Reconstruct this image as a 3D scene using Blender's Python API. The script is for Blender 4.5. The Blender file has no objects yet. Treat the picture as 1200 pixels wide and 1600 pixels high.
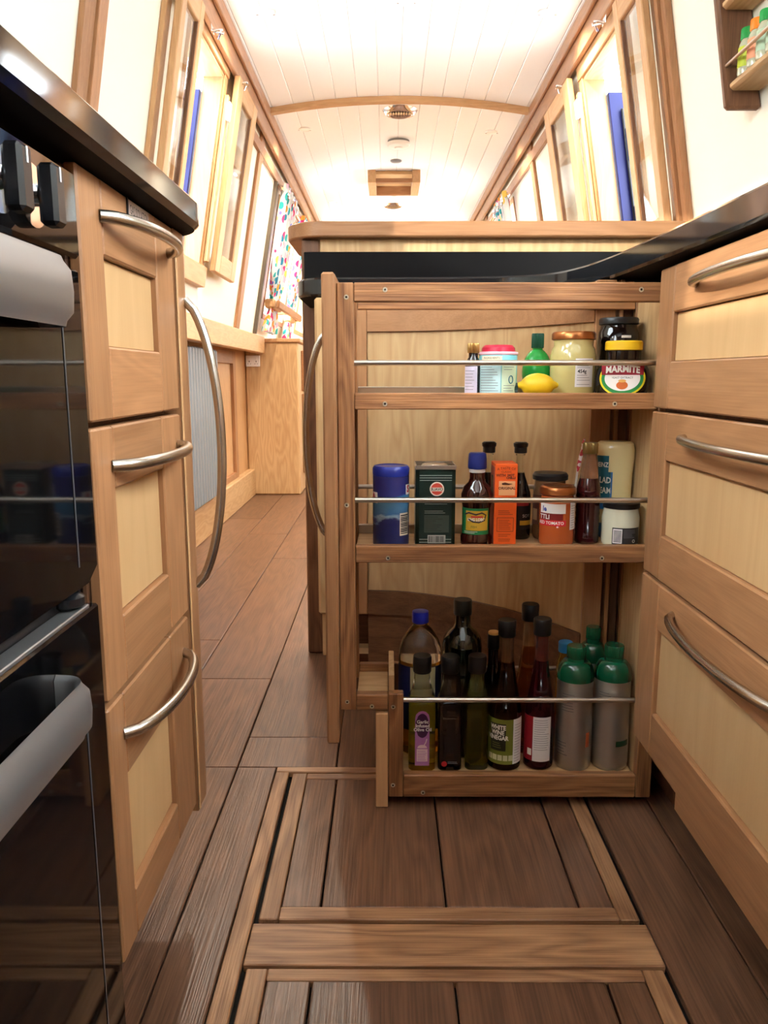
import bpy, bmesh, math, random
from mathutils import Vector, Matrix
random.seed(7)
C = bpy.context.scene.collection
PI = math.pi

# ------------------------------------------------------------------ camera, world, lights, exposure
CAM_H = 0.74
F_PX = 1205.0
PITCH = math.atan(212.0 / F_PX)
cam_d = bpy.data.cameras.new('camera')
cam_d.sensor_fit = 'VERTICAL'
cam_d.sensor_height = 24.0
cam_d.lens = F_PX / 1600.0 * 24.0
cam_d.clip_start = 0.02
cam = bpy.data.objects.new('camera', cam_d)
C.objects.link(cam)
cam.location = (0, 0, CAM_H)
cam.rotation_euler = (PI / 2 - PITCH, 0, 0.0045)
bpy.context.scene.camera = cam

world = bpy.data.worlds.new('sky')
bpy.context.scene.world = world
world.use_nodes = True
wn = world.node_tree
wn.nodes['Background'].inputs[0].default_value = (0.88, 0.95, 1.0, 1)
wn.nodes['Background'].inputs[1].default_value = 12.5

sun_d = bpy.data.lights.new('sun', 'SUN')
sun_d.energy = 3.5
sun_d.angle = 0.012
sun_d.color = (1.0, 0.93, 0.82)
sun = bpy.data.objects.new('sun', sun_d)
C.objects.link(sun)
sun.rotation_euler = Vector((0.66, 0.70, -0.25)).to_track_quat('-Z', 'Y').to_euler()

sc = bpy.context.scene
sc.view_settings.view_transform = 'Standard'
sc.view_settings.look = 'None'
sc.view_settings.gamma = 1.0
sc.view_settings.use_curve_mapping = False
sc.view_settings.exposure = 0.70
LAMP_W = 40.0

# ------------------------------------------------------------------ mesh builder
class B:
    def __init__(s): s.v = []; s.f = []
    def add(s, vs, fs):
        n = len(s.v); s.v += [tuple(p) for p in vs]; s.f += [tuple(i + n for i in q) for q in fs]; return s
    def hexa(s, p, b=0.0):
        # p: 8 corners, index = ix*4+iy*2+iz
        if b <= 0:
            return s.add(p, [(0,1,3,2),(4,6,7,5),(0,4,5,1),(2,3,7,6),(0,2,6,4),(1,5,7,3)])
        p = [Vector(q) for q in p]
        ex = [(p[4]-p[0]).length, (p[2]-p[0]).length, (p[1]-p[0]).length]
        t = [min(0.45, b / max(e, 1e-6)) for e in ex]
        def at(x, y, z):
            r = Vector((0,0,0))
            for i in range(8):
                r += p[i] * ((x if i & 4 else 1-x) * (y if i & 2 else 1-y) * (z if i & 1 else 1-z))
            return r
        vs = []; idx = {}
        for i in range(8):
            c = [(i >> 2) & 1, (i >> 1) & 1, i & 1]
            for a in range(3):
                k = [((1 - t[j]) if c[j] else t[j]) if j != a else float(c[j]) for j in range(3)]
                idx[(i, a)] = len(vs); vs.append(at(*k))
        fs = []
        bit = [4, 2, 1]
        for a in range(3):
            o = [j for j in range(3) if j != a]
            for side in (0, 1):
                base = bit[a] * side
                fs.append([idx[(base, a)], idx[(base | bit[o[0]], a)], idx[(base | bit[o[0]] | bit[o[1]], a)], idx[(base | bit[o[1]], a)]])
        for e in range(3):
            o = [j for j in range(3) if j != e]
            for m in range(4):
                i0 = (bit[o[0]] if m & 1 else 0) | (bit[o[1]] if m & 2 else 0); i1 = i0 | bit[e]
                fs.append([idx[(i0, o[0])], idx[(i1, o[0])], idx[(i1, o[1])], idx[(i0, o[1])]])
        for i in range(8): fs.append([idx[(i, 0)], idx[(i, 1)], idx[(i, 2)]])
        return s.add(vs, fs)
    def box(s, x0, x1, y0, y1, z0, z1, b=0.0015):
        return s.hexa([(x, y, z) for x in (x0, x1) for y in (y0, y1) for z in (z0, z1)], b)
    def lathe(s, prof, n=28, cx=0, cy=0, cz=0, sy=1.0, sx=1.0, sq=None):
        # prof: (r, z) from bottom to top; sq: superellipse exponent for squarish bottles
        m = len(prof); vs = []; fs = []
        for r, z in prof:
            for k in range(n):
                a = 2*PI*k/n; c, d = math.cos(a), math.sin(a)
                e = sq(z) if callable(sq) else sq
                if e:
                    q = (abs(c)**e + abs(d)**e) ** (-1.0/e)
                    c *= q; d *= q
                vs.append((cx + r*c*sx, cy + r*d*sy, cz + z))
        for i in range(m-1):
            for k in range(n):
                k2 = (k+1) % n
                fs.append((i*n+k, i*n+k2, (i+1)*n+k2, (i+1)*n+k))
        if prof[0][0] > 1e-6: fs.append(tuple(range(n-1, -1, -1)))
        if prof[-1][0] > 1e-6: fs.append(tuple((m-1)*n+k for k in range(n)))
        return s.add(vs, fs)
    def tube(s, pts, r, n=10, cap=True, flat=1.0):
        pts = [Vector(p) for p in pts]; m = len(pts); vs = []; fs = []
        up = None
        for i, p in enumerate(pts):
            t = (pts[min(i+1, m-1)] - pts[max(i-1, 0)]).normalized()
            if up is None:
                up = Vector((0,0,1)) if abs(t.z) < 0.9 else Vector((0,1,0))
            u = (up - t*up.dot(t)).normalized(); w = t.cross(u); up = u
            rr = r[i] if isinstance(r, (list, tuple)) else r
            for k in range(n):
                a = 2*PI*k/n
                vs.append(p + u*(math.cos(a)*rr) + w*(math.sin(a)*rr*flat))
        for i in range(m-1):
            for k in range(n):
                k2 = (k+1) % n
                fs.append((i*n+k, i*n+k2, (i+1)*n+k2, (i+1)*n+k))
        if cap:
            fs.append(tuple(range(n-1, -1, -1))); fs.append(tuple((m-1)*n+k for k in range(n)))
        return s.add(vs, fs)
    def prism(s, poly, z0, z1, ch=0.0, axis='z'):
        # poly: 2-D outline; ch: chamfer done by insetting top and bottom rings
        n = len(poly)
        def ins(d):
            if d == 0: return poly
            out = []
            ar = sum(poly[i][0]*poly[(i+1)%n][1]-poly[(i+1)%n][0]*poly[i][1] for i in range(n))
            sg = 1 if ar > 0 else -1
            for i in range(n):
                a, p, c = Vector(poly[i-1]), Vector(poly[i]), Vector(poly[(i+1)%n])
                e1 = (p-a).normalized(); e2 = (c-p).normalized()
                n1 = Vector((-e1.y, e1.x))*sg; n2 = Vector((-e2.y, e2.x))*sg
                bis = (n1+n2)
                bis = bis/max(bis.length_squared, 0.3)*2 if bis.length > 1e-6 else n1
                out.append(tuple(p + bis*d))
            return out
        rings = [(poly, z0), (poly, z1)] if ch == 0 else [(ins(ch), z0), (poly, z0+ch), (poly, z1-ch), (ins(ch), z1)]
        vs = []; fs = []
        for pl, z in rings:
            for p in pl:
                vs.append((p[0], p[1], z) if axis == 'z' else ((p[0], z, p[1]) if axis == 'y' else (z, p[0], p[1])))
        for i in range(len(rings)-1):
            for k in range(n):
                k2 = (k+1) % n
                fs.append((i*n+k, i*n+k2, (i+1)*n+k2, (i+1)*n+k))
        fs.append(tuple(range(n-1, -1, -1))); fs.append(tuple((len(rings)-1)*n+k for k in range(n)))
        return s.add(vs, fs)
    def strip(s, path, th, z0, z1):
        # a vertical board following a plan path, th thick on its left side
        m = len(path); L = []; R = []
        for i in range(m):
            a = Vector(path[max(i-1,0)]); b = Vector(path[min(i+1,m-1)])
            t = (b-a).normalized(); nn = Vector((-t.y, t.x))
            L.append(Vector(path[i])); R.append(Vector(path[i]) + nn*th)
        return s.prism([tuple(p) for p in L] + [tuple(p) for p in reversed(R)], z0, z1)
    def patch(s, r, a0, a1, z0, z1, n=14, sy=1.0, th=0.0004, sx=1.0):
        # thin curved label; angle 0 faces -Y, positive towards +X
        vs = []; fs = []
        for rr in (r, r+th):
            for zz in (z0, z1):
                for k in range(n+1):
                    a = a0 + (a1-a0)*k/n
                    vs.append((rr*math.sin(a)*sx, -rr*math.cos(a)*sy, zz))
        q = n+1
        for k in range(n):
            fs.append((2*q+k, 2*q+k+1, 3*q+k+1, 3*q+k)); fs.append((k+1, k, q+k, q+k+1))
            fs.append((k, k+1, 2*q+k+1, 2*q+k)); fs.append((q+k+1, q+k, 3*q+k, 3*q+k+1))
        fs.append((0, 2*q, 3*q, q)); fs.append((n, q+n, 3*q+n, 2*q+n))
        return s.add(vs, fs)

LOC = {}
def obj(name, b, mat, parent=None, smooth=True, ang=35, share=None):
    if share is not None:
        me = share
    else:
        me = bpy.data.meshes.new(name)
        o0 = LOC.get(parent.name, Vector((0,0,0))) if parent else Vector((0,0,0))
        me.from_pydata([(p[0]-o0.x, p[1]-o0.y, p[2]-o0.z) for p in b.v], [], b.f)
        bm = bmesh.new(); bm.from_mesh(me); bmesh.ops.recalc_face_normals(bm, faces=bm.faces); bm.to_mesh(me); bm.free()
        if smooth:
            me.polygons.foreach_set('use_smooth', [True]*len(me.polygons))
            me.set_sharp_from_angle(angle=math.radians(ang))
        me.materials.append(mat); me.update()
    o = bpy.data.objects.new(name, me); C.objects.link(o)
    if parent:
        o.parent = parent
        LOC[o.name] = LOC.get(parent.name, Vector((0,0,0)))
    else:
        LOC[o.name] = Vector((0,0,0))
    return o
def tag(o, label=None, cat=None, group=None, kind=None):
    if label: o['label'] = label
    if cat: o['category'] = cat
    if group: o['group'] = group
    if kind: o['kind'] = kind
    return o
def thing(name, label, cat, loc=(0,0,0), rz=0.0, group=None, local=False):
    o = bpy.data.objects.new(name, None); C.objects.link(o)
    o.empty_display_size = 0.05
    o.location = loc; o.rotation_euler = (0, 0, rz)
    LOC[o.name] = Vector((0,0,0)) if local else Vector(loc)
    return tag(o, label, cat, group)
def struct(name, b, mat, **k):
    o = obj(name, b, mat, **k); o['kind'] = 'structure'; return o

# ------------------------------------------------------------------ materials
def srgb(r, g, b):
    f = lambda c: (c/255/12.92) if c/255 <= 0.04045 else ((c/255+0.055)/1.055)**2.4
    return (f(r), f(g), f(b), 1)
MATS = {}
def plain(name, col, rough=0.5, metal=0.0, trans=0.0, ior=1.45, coat=0.0, spec=0.5, emit=None, es=0.0):
    if name in MATS: return MATS[name]
    m = bpy.data.materials.new(name); m.use_nodes = True
    p = m.node_tree.nodes['Principled BSDF']
    p.inputs['Base Color'].default_value = col
    p.inputs['Roughness'].default_value = rough
    p.inputs['Metallic'].default_value = metal
    p.inputs['Transmission Weight'].default_value = trans
    p.inputs['IOR'].default_value = ior
    p.inputs['Coat Weight'].default_value = coat
    p.inputs['Specular IOR Level'].default_value = spec
    if emit:
        p.inputs['Emission Color'].default_value = emit; p.inputs['Emission Strength'].default_value = es
    MATS[name] = m
    return m
def wood(name, c1, c2, axis='z', scale=1.0, rough=0.45, dark=0.5, rings=0.6, bump=0.08):
    # grain runs along the axis; c1 = early wood, c2 = late wood and pores
    key = name + axis
    if key in MATS: return MATS[key]
    m = bpy.data.materials.new(key); m.use_nodes = True
    nt = m.node_tree; N = nt.nodes; L = nt.links
    p = N['Principled BSDF']; p.inputs['Roughness'].default_value = rough
    p.inputs['Specular IOR Level'].default_value = 0.4
    tc = N.new('ShaderNodeTexCoord'); oi = N.new('ShaderNodeObjectInfo')
    mul = N.new('ShaderNodeVectorMath'); mul.operation = 'SCALE'
    cmb = N.new('ShaderNodeCombineXYZ')
    for i in range(3): L.new(oi.outputs['Random'], cmb.inputs[i])
    L.new(cmb.outputs[0], mul.inputs[0]); mul.inputs['Scale'].default_value = 17.0
    add = N.new('ShaderNodeVectorMath'); L.new(tc.outputs['Object'], add.inputs[0]); L.new(mul.outputs[0], add.inputs[1])
    def mapped(sv):
        mp = N.new('ShaderNodeMapping'); mp.inputs['Scale'].default_value = sv; L.new(add.outputs[0], mp.inputs['Vector']); return mp
    def sv(al, ac):
        d = {'x': (al, ac, ac), 'y': (ac, al, ac), 'z': (ac, ac, al)}[axis]
        return tuple(q*scale for q in d)
    # broad cathedral figure
    mp1 = mapped(sv(2.2, 14.0))
    nz = N.new('ShaderNodeTexNoise'); nz.inputs['Scale'].default_value = 1.0; nz.inputs['Detail'].default_value = 2.0
    L.new(mp1.outputs[0], nz.inputs['Vector'])
    mm = N.new('ShaderNodeMath'); mm.operation = 'MULTIPLY'; mm.inputs[1].default_value = 9.0; L.new(nz.outputs['Fac'], mm.inputs[0])
    fr = N.new('ShaderNodeMath'); fr.operation = 'PINGPONG'; fr.inputs[1].default_value = 0.5; L.new(mm.outputs[0], fr.inputs[0])
    m2 = N.new('ShaderNodeMath'); m2.operation = 'MULTIPLY'; m2.inputs[1].default_value = 2.0*rings; L.new(fr.outputs[0], m2.inputs[0])
    # fine pores
    mp2 = mapped(sv(9.0, 420.0))
    nf = N.new('ShaderNodeTexNoise'); nf.inputs['Scale'].default_value = 1.0; nf.inputs['Detail'].default_value = 3.0
    L.new(mp2.outputs[0], nf.inputs['Vector'])
    rp = N.new('ShaderNodeValToRGB'); rp.color_ramp.elements[0].position = 0.38; rp.color_ramp.elements[1].position = 0.62
    L.new(nf.outputs['Fac'], rp.inputs[0])
    # slow tone
    mp3 = mapped(sv(1.2, 5.0))
    ns = N.new('ShaderNodeTexNoise'); ns.inputs['Scale'].default_value = 1.0; ns.inputs['Detail'].default_value = 1.0
    L.new(mp3.outputs[0], ns.inputs['Vector'])
    a1 = N.new('ShaderNodeMath'); a1.operation = 'MULTIPLY_ADD'; a1.inputs[1].default_value = dark
    L.new(rp.outputs[0], a1.inputs[0]); L.new(m2.outputs[0], a1.inputs[2])
    a2 = N.new('ShaderNodeMath'); a2.operation = 'MULTIPLY_ADD'; a2.inputs[1].default_value = 0.7
    L.new(ns.outputs['Fac'], a2.inputs[0]); L.new(a1.outputs[0], a2.inputs[2])
    a3 = N.new('ShaderNodeMath'); a3.operation = 'MULTIPLY'; a3.inputs[1].default_value = 1.0/(rings + dark + 0.7) * 1.15
    L.new(a2.outputs[0], a3.inputs[0])
    mx = N.new('ShaderNodeMix'); mx.data_type = 'RGBA'
    mx.inputs[6].default_value = c1; mx.inputs[7].default_value = c2
    L.new(a3.outputs[0], mx.inputs[0])
    # per-piece tone
    hs = N.new('ShaderNodeHueSaturation')
    mr = N.new('ShaderNodeMapRange'); mr.inputs['To Min'].default_value = 0.88; mr.inputs['To Max'].default_value = 1.12
    L.new(oi.outputs['Random'], mr.inputs['Value']); L.new(mr.outputs[0], hs.inputs['Value']); L.new(mx.outputs[2], hs.inputs['Color'])
    L.new(hs.outputs[0], p.inputs['Base Color'])
    if bump:
        bp = N.new('ShaderNodeBump'); bp.inputs['Strength'].default_value = bump; bp.inputs['Distance'].default_value = 0.002; bp.invert = True
        L.new(rp.outputs[0], bp.inputs['Height']); L.new(bp.outputs[0], p.inputs['Normal'])
    MATS[key] = m
    return m
def oak(ax): return wood('oak', srgb(178,130,90), srgb(142,98,64), ax, rough=0.4, rings=0.4, dark=0.3, bump=0.04)
def grainy(ax): return wood('open_grain_oak', srgb(184,130,84), srgb(108,67,40), ax, rough=0.5, rings=0.9, dark=0.6, bump=0.2)
def ash(ax): return wood('ash', srgb(214,180,134), srgb(182,142,96), ax, rough=0.45, rings=0.6, dark=0.12, bump=0.03)
def maple(ax): return wood('maple', srgb(204,168,122), srgb(184,146,100), ax, scale=0.6, rough=0.42, rings=0.25, dark=0.08, bump=0.0)
def pale(ax): return wood('pale_oak', srgb(216,174,126), srgb(188,142,96), ax, rough=0.45, rings=0.4, dark=0.3, bump=0.04)
def walnut(ax): return wood('dark_oak', srgb(132,92,64), srgb(88,56,38), ax, rough=0.45, rings=0.6, dark=0.4)
def plank(ax): return wood('floor_laminate', srgb(136,98,74), srgb(80,56,42), ax, scale=0.8, rough=0.3, rings=0.45, dark=0.5, bump=0.12)
def hatchoak(ax): return wood('hatch_oak', srgb(190,146,106), srgb(120,82,56), ax, rough=0.4, rings=1.0, dark=0.6, bump=0.15)

M_granite = plain('black_granite', srgb(20,21,24), 0.07, spec=0.5)
def _underside(m):
    # the slab is polished on top and edges, sawn underneath
    nt = m.node_tree; N = nt.nodes; L = nt.links; p = N['Principled BSDF']
    g = N.new('ShaderNodeNewGeometry'); sp = N.new('ShaderNodeSeparateXYZ'); L.new(g.outputs['True Normal'], sp.inputs[0])
    lt = N.new('ShaderNodeMath'); lt.operation = 'LESS_THAN'; lt.inputs[1].default_value = -0.9; L.new(sp.outputs['Z'], lt.inputs[0])
    mr = N.new('ShaderNodeMapRange'); mr.inputs['To Min'].default_value = 0.07; mr.inputs['To Max'].default_value = 0.75; L.new(lt.outputs[0], mr.inputs['Value']); L.new(mr.outputs[0], p.inputs['Roughness'])
    m2 = N.new('ShaderNodeMapRange'); m2.inputs['To Min'].default_value = 0.5; m2.inputs['To Max'].default_value = 0.1; L.new(lt.outputs[0], m2.inputs['Value']); L.new(m2.outputs[0], p.inputs['Specular IOR Level'])
_underside(M_granite)
M_steel = plain('brushed_steel', srgb(200,192,180), 0.28, 1.0)
M_bronze = plain('satin_nickel', srgb(190,187,180), 0.26, 1.0)
M_chrome = plain('chrome', srgb(225,225,228), 0.08, 1.0)
M_silver = plain('silver_paint', srgb(150,150,150), 0.35, 0.8)
M_blackglass = plain('black_glass', srgb(10,10,12), 0.05, spec=0.4)
M_blackplastic = plain('black_plastic', srgb(20,21,24), 0.25)
M_darkgap = plain('underlay_black', srgb(10,9,8), 0.9)  # black underlay colour, visible through the plank and hatch gaps
M_cream = plain('cream_paint', srgb(240,234,216), 0.55)
M_white = plain('white_paint', srgb(244,243,238), 0.5)
M_ceil = plain('white_gloss_board', srgb(252,252,250), 0.25)
M_grey = plain('grey_enamel', srgb(124,134,142), 0.4)
M_blue = plain('blue_steel', srgb(8,15,70), 0.45, spec=0.3)
M_navy = plain('navy_steel', srgb(5,8,14), 0.4)
M_screw = plain('screw_zinc', srgb(196,190,170), 0.35, 0.9)

# ------------------------------------------------------------------ setting: floor
sub = struct('floor', B().box(-0.95, 1.0, -1.3, 8.0, -0.08, -0.012, 0), M_darkgap)
def cut_plank(x0, x1, y0, y1, parent=sub, name='floor_plank', z1=0.0):
    obj(name, B().box(x0+0.0012, x1-0.0012, y0, y1-0.0015, -0.012 + 0.0005, z1, 0.0016), plank('y'), parent)
SEAM = [-0.847, -0.661, -0.4745, -0.288, -0.098, 0.084, 0.274, 0.4605, 0.647, 0.833]
ENDS = {0: [1.1, 2.5, 4.0, 5.6], 1: [0.6, 2.1, 3.6, 5.2], 2: [0.4, 1.815, 3.1, 4.7], 3: [1.50, 2.9, 4.3], 4: [2.2, 3.7, 5.2],
        5: [1.9, 3.3, 4.9], 6: [2.5, 4.1], 7: [0.2, 1.7, 3.2], 8: [0.9, 2.4, 4.2]}
HX0, HX1, HY = -0.212, 0.356, 1.375
for k in range(len(SEAM)-1):
    ys = [-1.3] + ENDS[k] + [8.0]
    for a, b_ in zip(ys[:-1], ys[1:]):
        x0, x1 = SEAM[k], SEAM[k+1]
        for (p0, p1) in ((a, min(b_, HY)), (max(a, HY), b_)):
            if p1 - p0 < 0.02: continue
            if p1 <= HY + 1e-6:
                if x1 <= HX0 or x0 >= HX1: cut_plank(x0, x1, p0, p1)
                elif x0 < HX0: cut_plank(x0, HX0, p0, p1)
                elif x1 > HX1: cut_plank(HX1, x1, p0, p1)
            else: cut_plank(x0, x1, p0, p1)
# oak framing let into the floor round the hatches
obj('hatch_surround', B().box(HX0+0.001, -0.186, -1.0, 1.355, -0.011, 0.001), hatchoak('y'), sub)
obj('hatch_surround', B().box(HX0+0.001, HX1-0.001, 1.3555, HY-0.001, -0.011, 0.001), hatchoak('x'), sub)
obj('hatch_crossbar', B().box(-0.184, 0.355, 0.868, 0.944, -0.011, 0.001), hatchoak('x'), sub)
def hatch(y0, y1, label):
    t = thing('floor_hatch', label, 'floor hatch', (0.085, (y0+y1)/2, 0))
    x0, x1, w = -0.178, 0.349, 0.027
    obj('hatch_frame', B().box(x0, x0+w, y0, y1, -0.011, 0.0012), hatchoak('y'), t)
    obj('hatch_frame', B().box(x1-w, x1, y0, y1, -0.011, 0.0012), hatchoak('y'), t)
    obj('hatch_frame', B().box(x0+w+0.0005, x1-w-0.0005, y0, y0+w*0.95, -0.011, 0.0012), hatchoak('x'), t)
    obj('hatch_frame', B().box(x0+w+0.0005, x1-w-0.0005, y1-w*0.7, y1, -0.011, 0.0012), hatchoak('x'), t)
    xs = [x0+w, -0.094, 0.084, 0.272, x1-w]
    for a, b_ in zip(xs[:-1], xs[1:]):
        obj('plank', B().box(a+0.0015, b_-0.0015, y0+w*0.95+0.0005, y1-w*0.7-0.0005, -0.0105, 0.0, 0.0016), plank('y'), t)
hatch(0.952, 1.349, 'oak framed plank floor hatch just under the pull-out larder rack')
hatch(0.38, 0.862, 'oak framed plank floor hatch nearest the camera, cut off by the bottom edge')

# ------------------------------------------------------------------ setting: walls
ZG, ZC = 0.98, 1.955
def xl(z): return -0.77 + (z-ZG)*0.17/0.97
def xr(z): return 0.88 - (z-ZG)*0.17/0.97
def wb(b, side, y0, y1, z0, z1, d0, d1, bev=0.0015):
    # a box on the leaning cabin side; d = distance into the room from the wall face
    p = []
    f = xl if side == 'l' else xr
    sg = 1 if side == 'l' else -1
    ds = (d0, d1) if side == 'l' else (d1, d0)
    for d in ds:
        for y in (y0, y1):
            for z in (z0, z1):
                p.append((f(z) + sg*d, y, z))
    return b.hexa(p, bev)
YB, YE = -1.3, 8.0
OPEN = {'l': [(-1.15, -0.05, 1.22, 1.80), (0.15, 1.235, 1.30, 1.78), (2.62, 3.10, 1.16, 1.845), (4.72, 5.62, 1.08, 1.78), (6.3, 7.2, 1.08, 1.78)],  # first opening on each side is unseen, added for more ceiling light
        'r': [(-1.15, -0.05, 1.22, 1.80), (0.10, 1.25, 1.22, 1.78), (2.57, 3.08, 1.16, 1.825), (4.78, 5.66, 1.08, 1.78), (6.3, 7.2, 1.08, 1.78)]}
walls = {}
for sd in 'lr':
    low = B()
    if sd == 'l': low.box(-0.93, -0.88, YB, YE, 0, 0.94, 0)
    else: low.box(1.0, 1.05, YB, YE, 0, 0.94, 0)
    walls[sd] = struct('wall_left' if sd == 'l' else 'wall_right', low, pale('z'))
    cuts = OPEN[sd]
    y = YB
    for (a, c, z0, z1) in cuts:
        obj('wall_panel', wb(B(), sd, y, a, 0.94, 2.0, -0.03, 0, 0), M_cream, walls[sd])
        obj('wall_panel', wb(B(), sd, a, c, 0.94, z0, -0.03, 0, 0), M_cream, walls[sd])
        obj('wall_panel', wb(B(), sd, a, c, z1, 2.0, -0.03, 0, 0), M_cream, walls[sd])
        y = c
    obj('wall_panel', wb(B(), sd, y, YE, 0.94, 2.0, -0.03, 0, 0), M_cream, walls[sd])
    # the gunwale shelf that joins the upper and the lower lining
    g = B()
    if sd == 'l': g.box(-0.93, -0.775, YB, YE, 0.94, 0.976, 0)
    else: g.box(0.885, 1.05, YB, YE, 0.94, 0.976, 0)
    obj('gunwale_shelf', g, pale('y'), walls[sd])

def wpost(sd, y0, y1, z0=0.98, z1=1.90, d=0.014, m=None, name='wall_post'):
    obj(name, wb(B(), sd, y0, y1, z0, z1, 0.0005, d), m or oak('z'), walls[sd])
# left cabin side: posts and mouldings
wpost('l', 1.84, 1.90); wpost('l', 1.905, 1.955, d=0.02)
wpost('l', 3.945, 4.035); wpost('l', 4.045, 4.062, d=0.008)
wpost('l', 4.50, 4.53, z1=1.8, d=0.02, m=plain('dark_edge', srgb(96,84,70), 0.5), name='window_edge')
wpost('l', 5.85, 5.93); wpost('l', 7.3, 7.4)
obj('wall_rail', wb(B(), 'l', 3.62, 5.9, 1.80, 1.845, 0.0005, 0.016), oak('y'), walls['l'])
# right cabin side
wpost('r', 2.245, 2.275, d=0.02); wpost('r', 2.28, 2.30, d=0.028)
wpost('r', 4.10, 4.18); wpost('r', 5.85, 5.93); wpost('r', 7.3, 7.4)
obj('wall_rail', wb(B(), 'r', 3.60, 5.9, 1.80, 1.845, 0.0005, 0.016), oak('y'), walls['r'])

# hatch linings, sills and the painted steel outside
def hatch_opening(sd, y0, y1, z0, z1):
    w = walls[sd]
    obj('jamb', wb(B(), sd, y1-0.012, y1, z0, z1, -0.062, 0.012), oak('z'), w)
    obj('jamb', wb(B(), sd, y0, y0+0.012, z0, z1, -0.075, 0.012), ash('z'), w)
    obj('hatch_head', wb(B(), sd, y0, y1, z1-0.012, z1, -0.075, 0.012), ash('y'), w)
    obj('hatch_sill', wb(B(), sd, y0-0.05, y1+0.05, z0-0.075, z0, -0.075, 0.03), pale('y'), w)
    obj('architrave', wb(B(), sd, y1, y1+0.05, z0-0.02, z1+0.05, 0.0005, 0.016), pale('z'), w)
    obj('architrave', wb(B(), sd, y0-0.26, y0-0.215, z0-0.02, z1+0.05, 0.0005, 0.016), pale('z'), w)
    obj('architrave', wb(B(), sd, y0-0.26, y1+0.05, z1, z1+0.06, 0.0005, 0.02), pale('y'), w)
    st = struct('trim_5' if sd == 'l' else 'trim_6', wb(wb(B(), sd, y1-0.03, y1+0.01, z0-0.05, z1-0.06, -0.14, -0.064, 0.002), sd, y0-0.01, y0+0.02, z0-0.05, z1-0.06, -0.14, -0.064, 0.002), M_blue)
    dr = thing('steel_side_hatch', 'dark navy steel hatch folded outside the %s opening in the boat side' % ('port' if sd == 'l' else 'starboard'), 'hatch', ((xl if sd == 'l' else xr)(1.5) + (-0.2 if sd == 'l' else 0.2), y1-0.05, z0))
    dr['label'] = 'dark navy steel hatch flap outside the side opening %s' % ('above the black oven counter' if sd == 'l' else 'beyond the spice rack wall')
    obj('steel_leaf', wb(B(), sd, y1-0.05, y1-0.035, z0-0.02, z1-0.12, -0.40, -0.10, 0.003), M_navy, dr)
    for zc in (z0+0.42, z0+0.15):
        f = xl if sd == 'l' else xr
        hx = f(zc) + (-0.125 if sd == 'l' else 0.125)
        obj('hinge', B().tube([(hx + (-1 if sd == 'l' else 1)*(-0.0175), y1-0.055, zc+0.055), (hx + (1 if sd == 'l' else -1)*0.0, y1-0.055, zc-0.055)], 0.014, 12), plain('hinge_blue', srgb(20,50,80), 0.4, 0.3), dr)
hatch_opening('l', 2.62, 3.10, 1.16, 1.845)
hatch_opening('r', 2.57, 3.08, 1.16, 1.825)

# small doors of the side hatches, folded back against the cabin sides
def glass_mat():
    if 'pane_glass' in MATS: return MATS['pane_glass']
    m = bpy.data.materials.new('pane_glass'); m.use_nodes = True
    nt = m.node_tree; N = nt.nodes; L = nt.links
    N.remove(N['Principled BSDF'])
    t = N.new('ShaderNodeBsdfTransparent'); g = N.new('ShaderNodeBsdfGlossy'); g.inputs['Roughness'].default_value = 0.02
    lw = N.new('ShaderNodeLayerWeight'); lw.inputs['Blend'].default_value = 0.5
    pw = N.new('ShaderNodeMath'); pw.operation = 'POWER'; pw.inputs[1].default_value = 5.0; L.new(lw.outputs['Facing'], pw.inputs[0])
    fr = N.new('ShaderNodeMath'); fr.operation = 'MULTIPLY_ADD'; fr.inputs[1].default_value = 0.9; fr.inputs[2].default_value = 0.03; L.new(pw.outputs[0], fr.inputs[0])
    mx = N.new('ShaderNodeMixShader'); L.new(fr.outputs[0], mx.inputs[0]); L.new(t.outputs[0], mx.inputs[1]); L.new(g.outputs[0], mx.inputs[2])
    t.inputs[0].default_value = (0.97, 0.985, 0.98, 1)
    L.new(mx.outputs[0], N['Material Output'].inputs['Surface'])
    MATS['pane_glass'] = m
    return m
M_glass = glass_mat()
def hatch_leaf(n, sd, y0, y1, z0, z1, d0, label, w=0.05):
    d1 = d0 + 0.022
    r = struct('door_%d' % n, wb(B(), sd, y0, y0+w, z0, z1, d0, d1, 0.003), pale('z'))
    r['label'] = label
    obj('stile', wb(B(), sd, y1-w, y1, z0, z1, d0, d1, 0.003), pale('z'), r)
    obj('door_rail', wb(B(), sd, y0+w, y1-w, z1-0.065, z1, d0, d1, 0.003), pale('y'), r)
    obj('door_rail', wb(B(), sd, y0+w, y1-w, z0, z0+0.075, d0, d1, 0.003), pale('y'), r)
    obj('glazing_bead', wb(wb(B(), sd, y0+w, y0+w+0.008, z0+0.075, z1-0.065, d0+0.004, d1-0.004, 0), sd, y1-w-0.008, y1-w, z0+0.075, z1-0.065, d0+0.004, d1-0.004, 0), walnut('z'), r)
    obj('glass_pane', wb(B(), sd, y0+w, y1-w, z0+0.075, z1-0.065, d0+0.009, d0+0.013, 0), M_glass, r)
    return r
hatch_leaf(1, 'l', 2.37, 2.60, 1.12, 1.86, 0.035, 'narrow glazed oak hatch door folded back nearest the oven side counter', 0.045)
hatch_leaf(2, 'l', 3.165, 3.56, 1.15, 1.865, 0.035, 'glazed oak hatch door folded back beyond the opening near the curtain', 0.085)
hatch_leaf(3, 'r', 2.31, 2.55, 1.12, 1.84, 0.035, 'narrow glazed oak hatch door folded back near the spice rack', 0.045)
hatch_leaf(4, 'r', 3.14, 3.57, 1.12, 1.845, 0.035, 'glazed oak hatch door folded back beyond the blue edged opening', 0.085)
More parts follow.
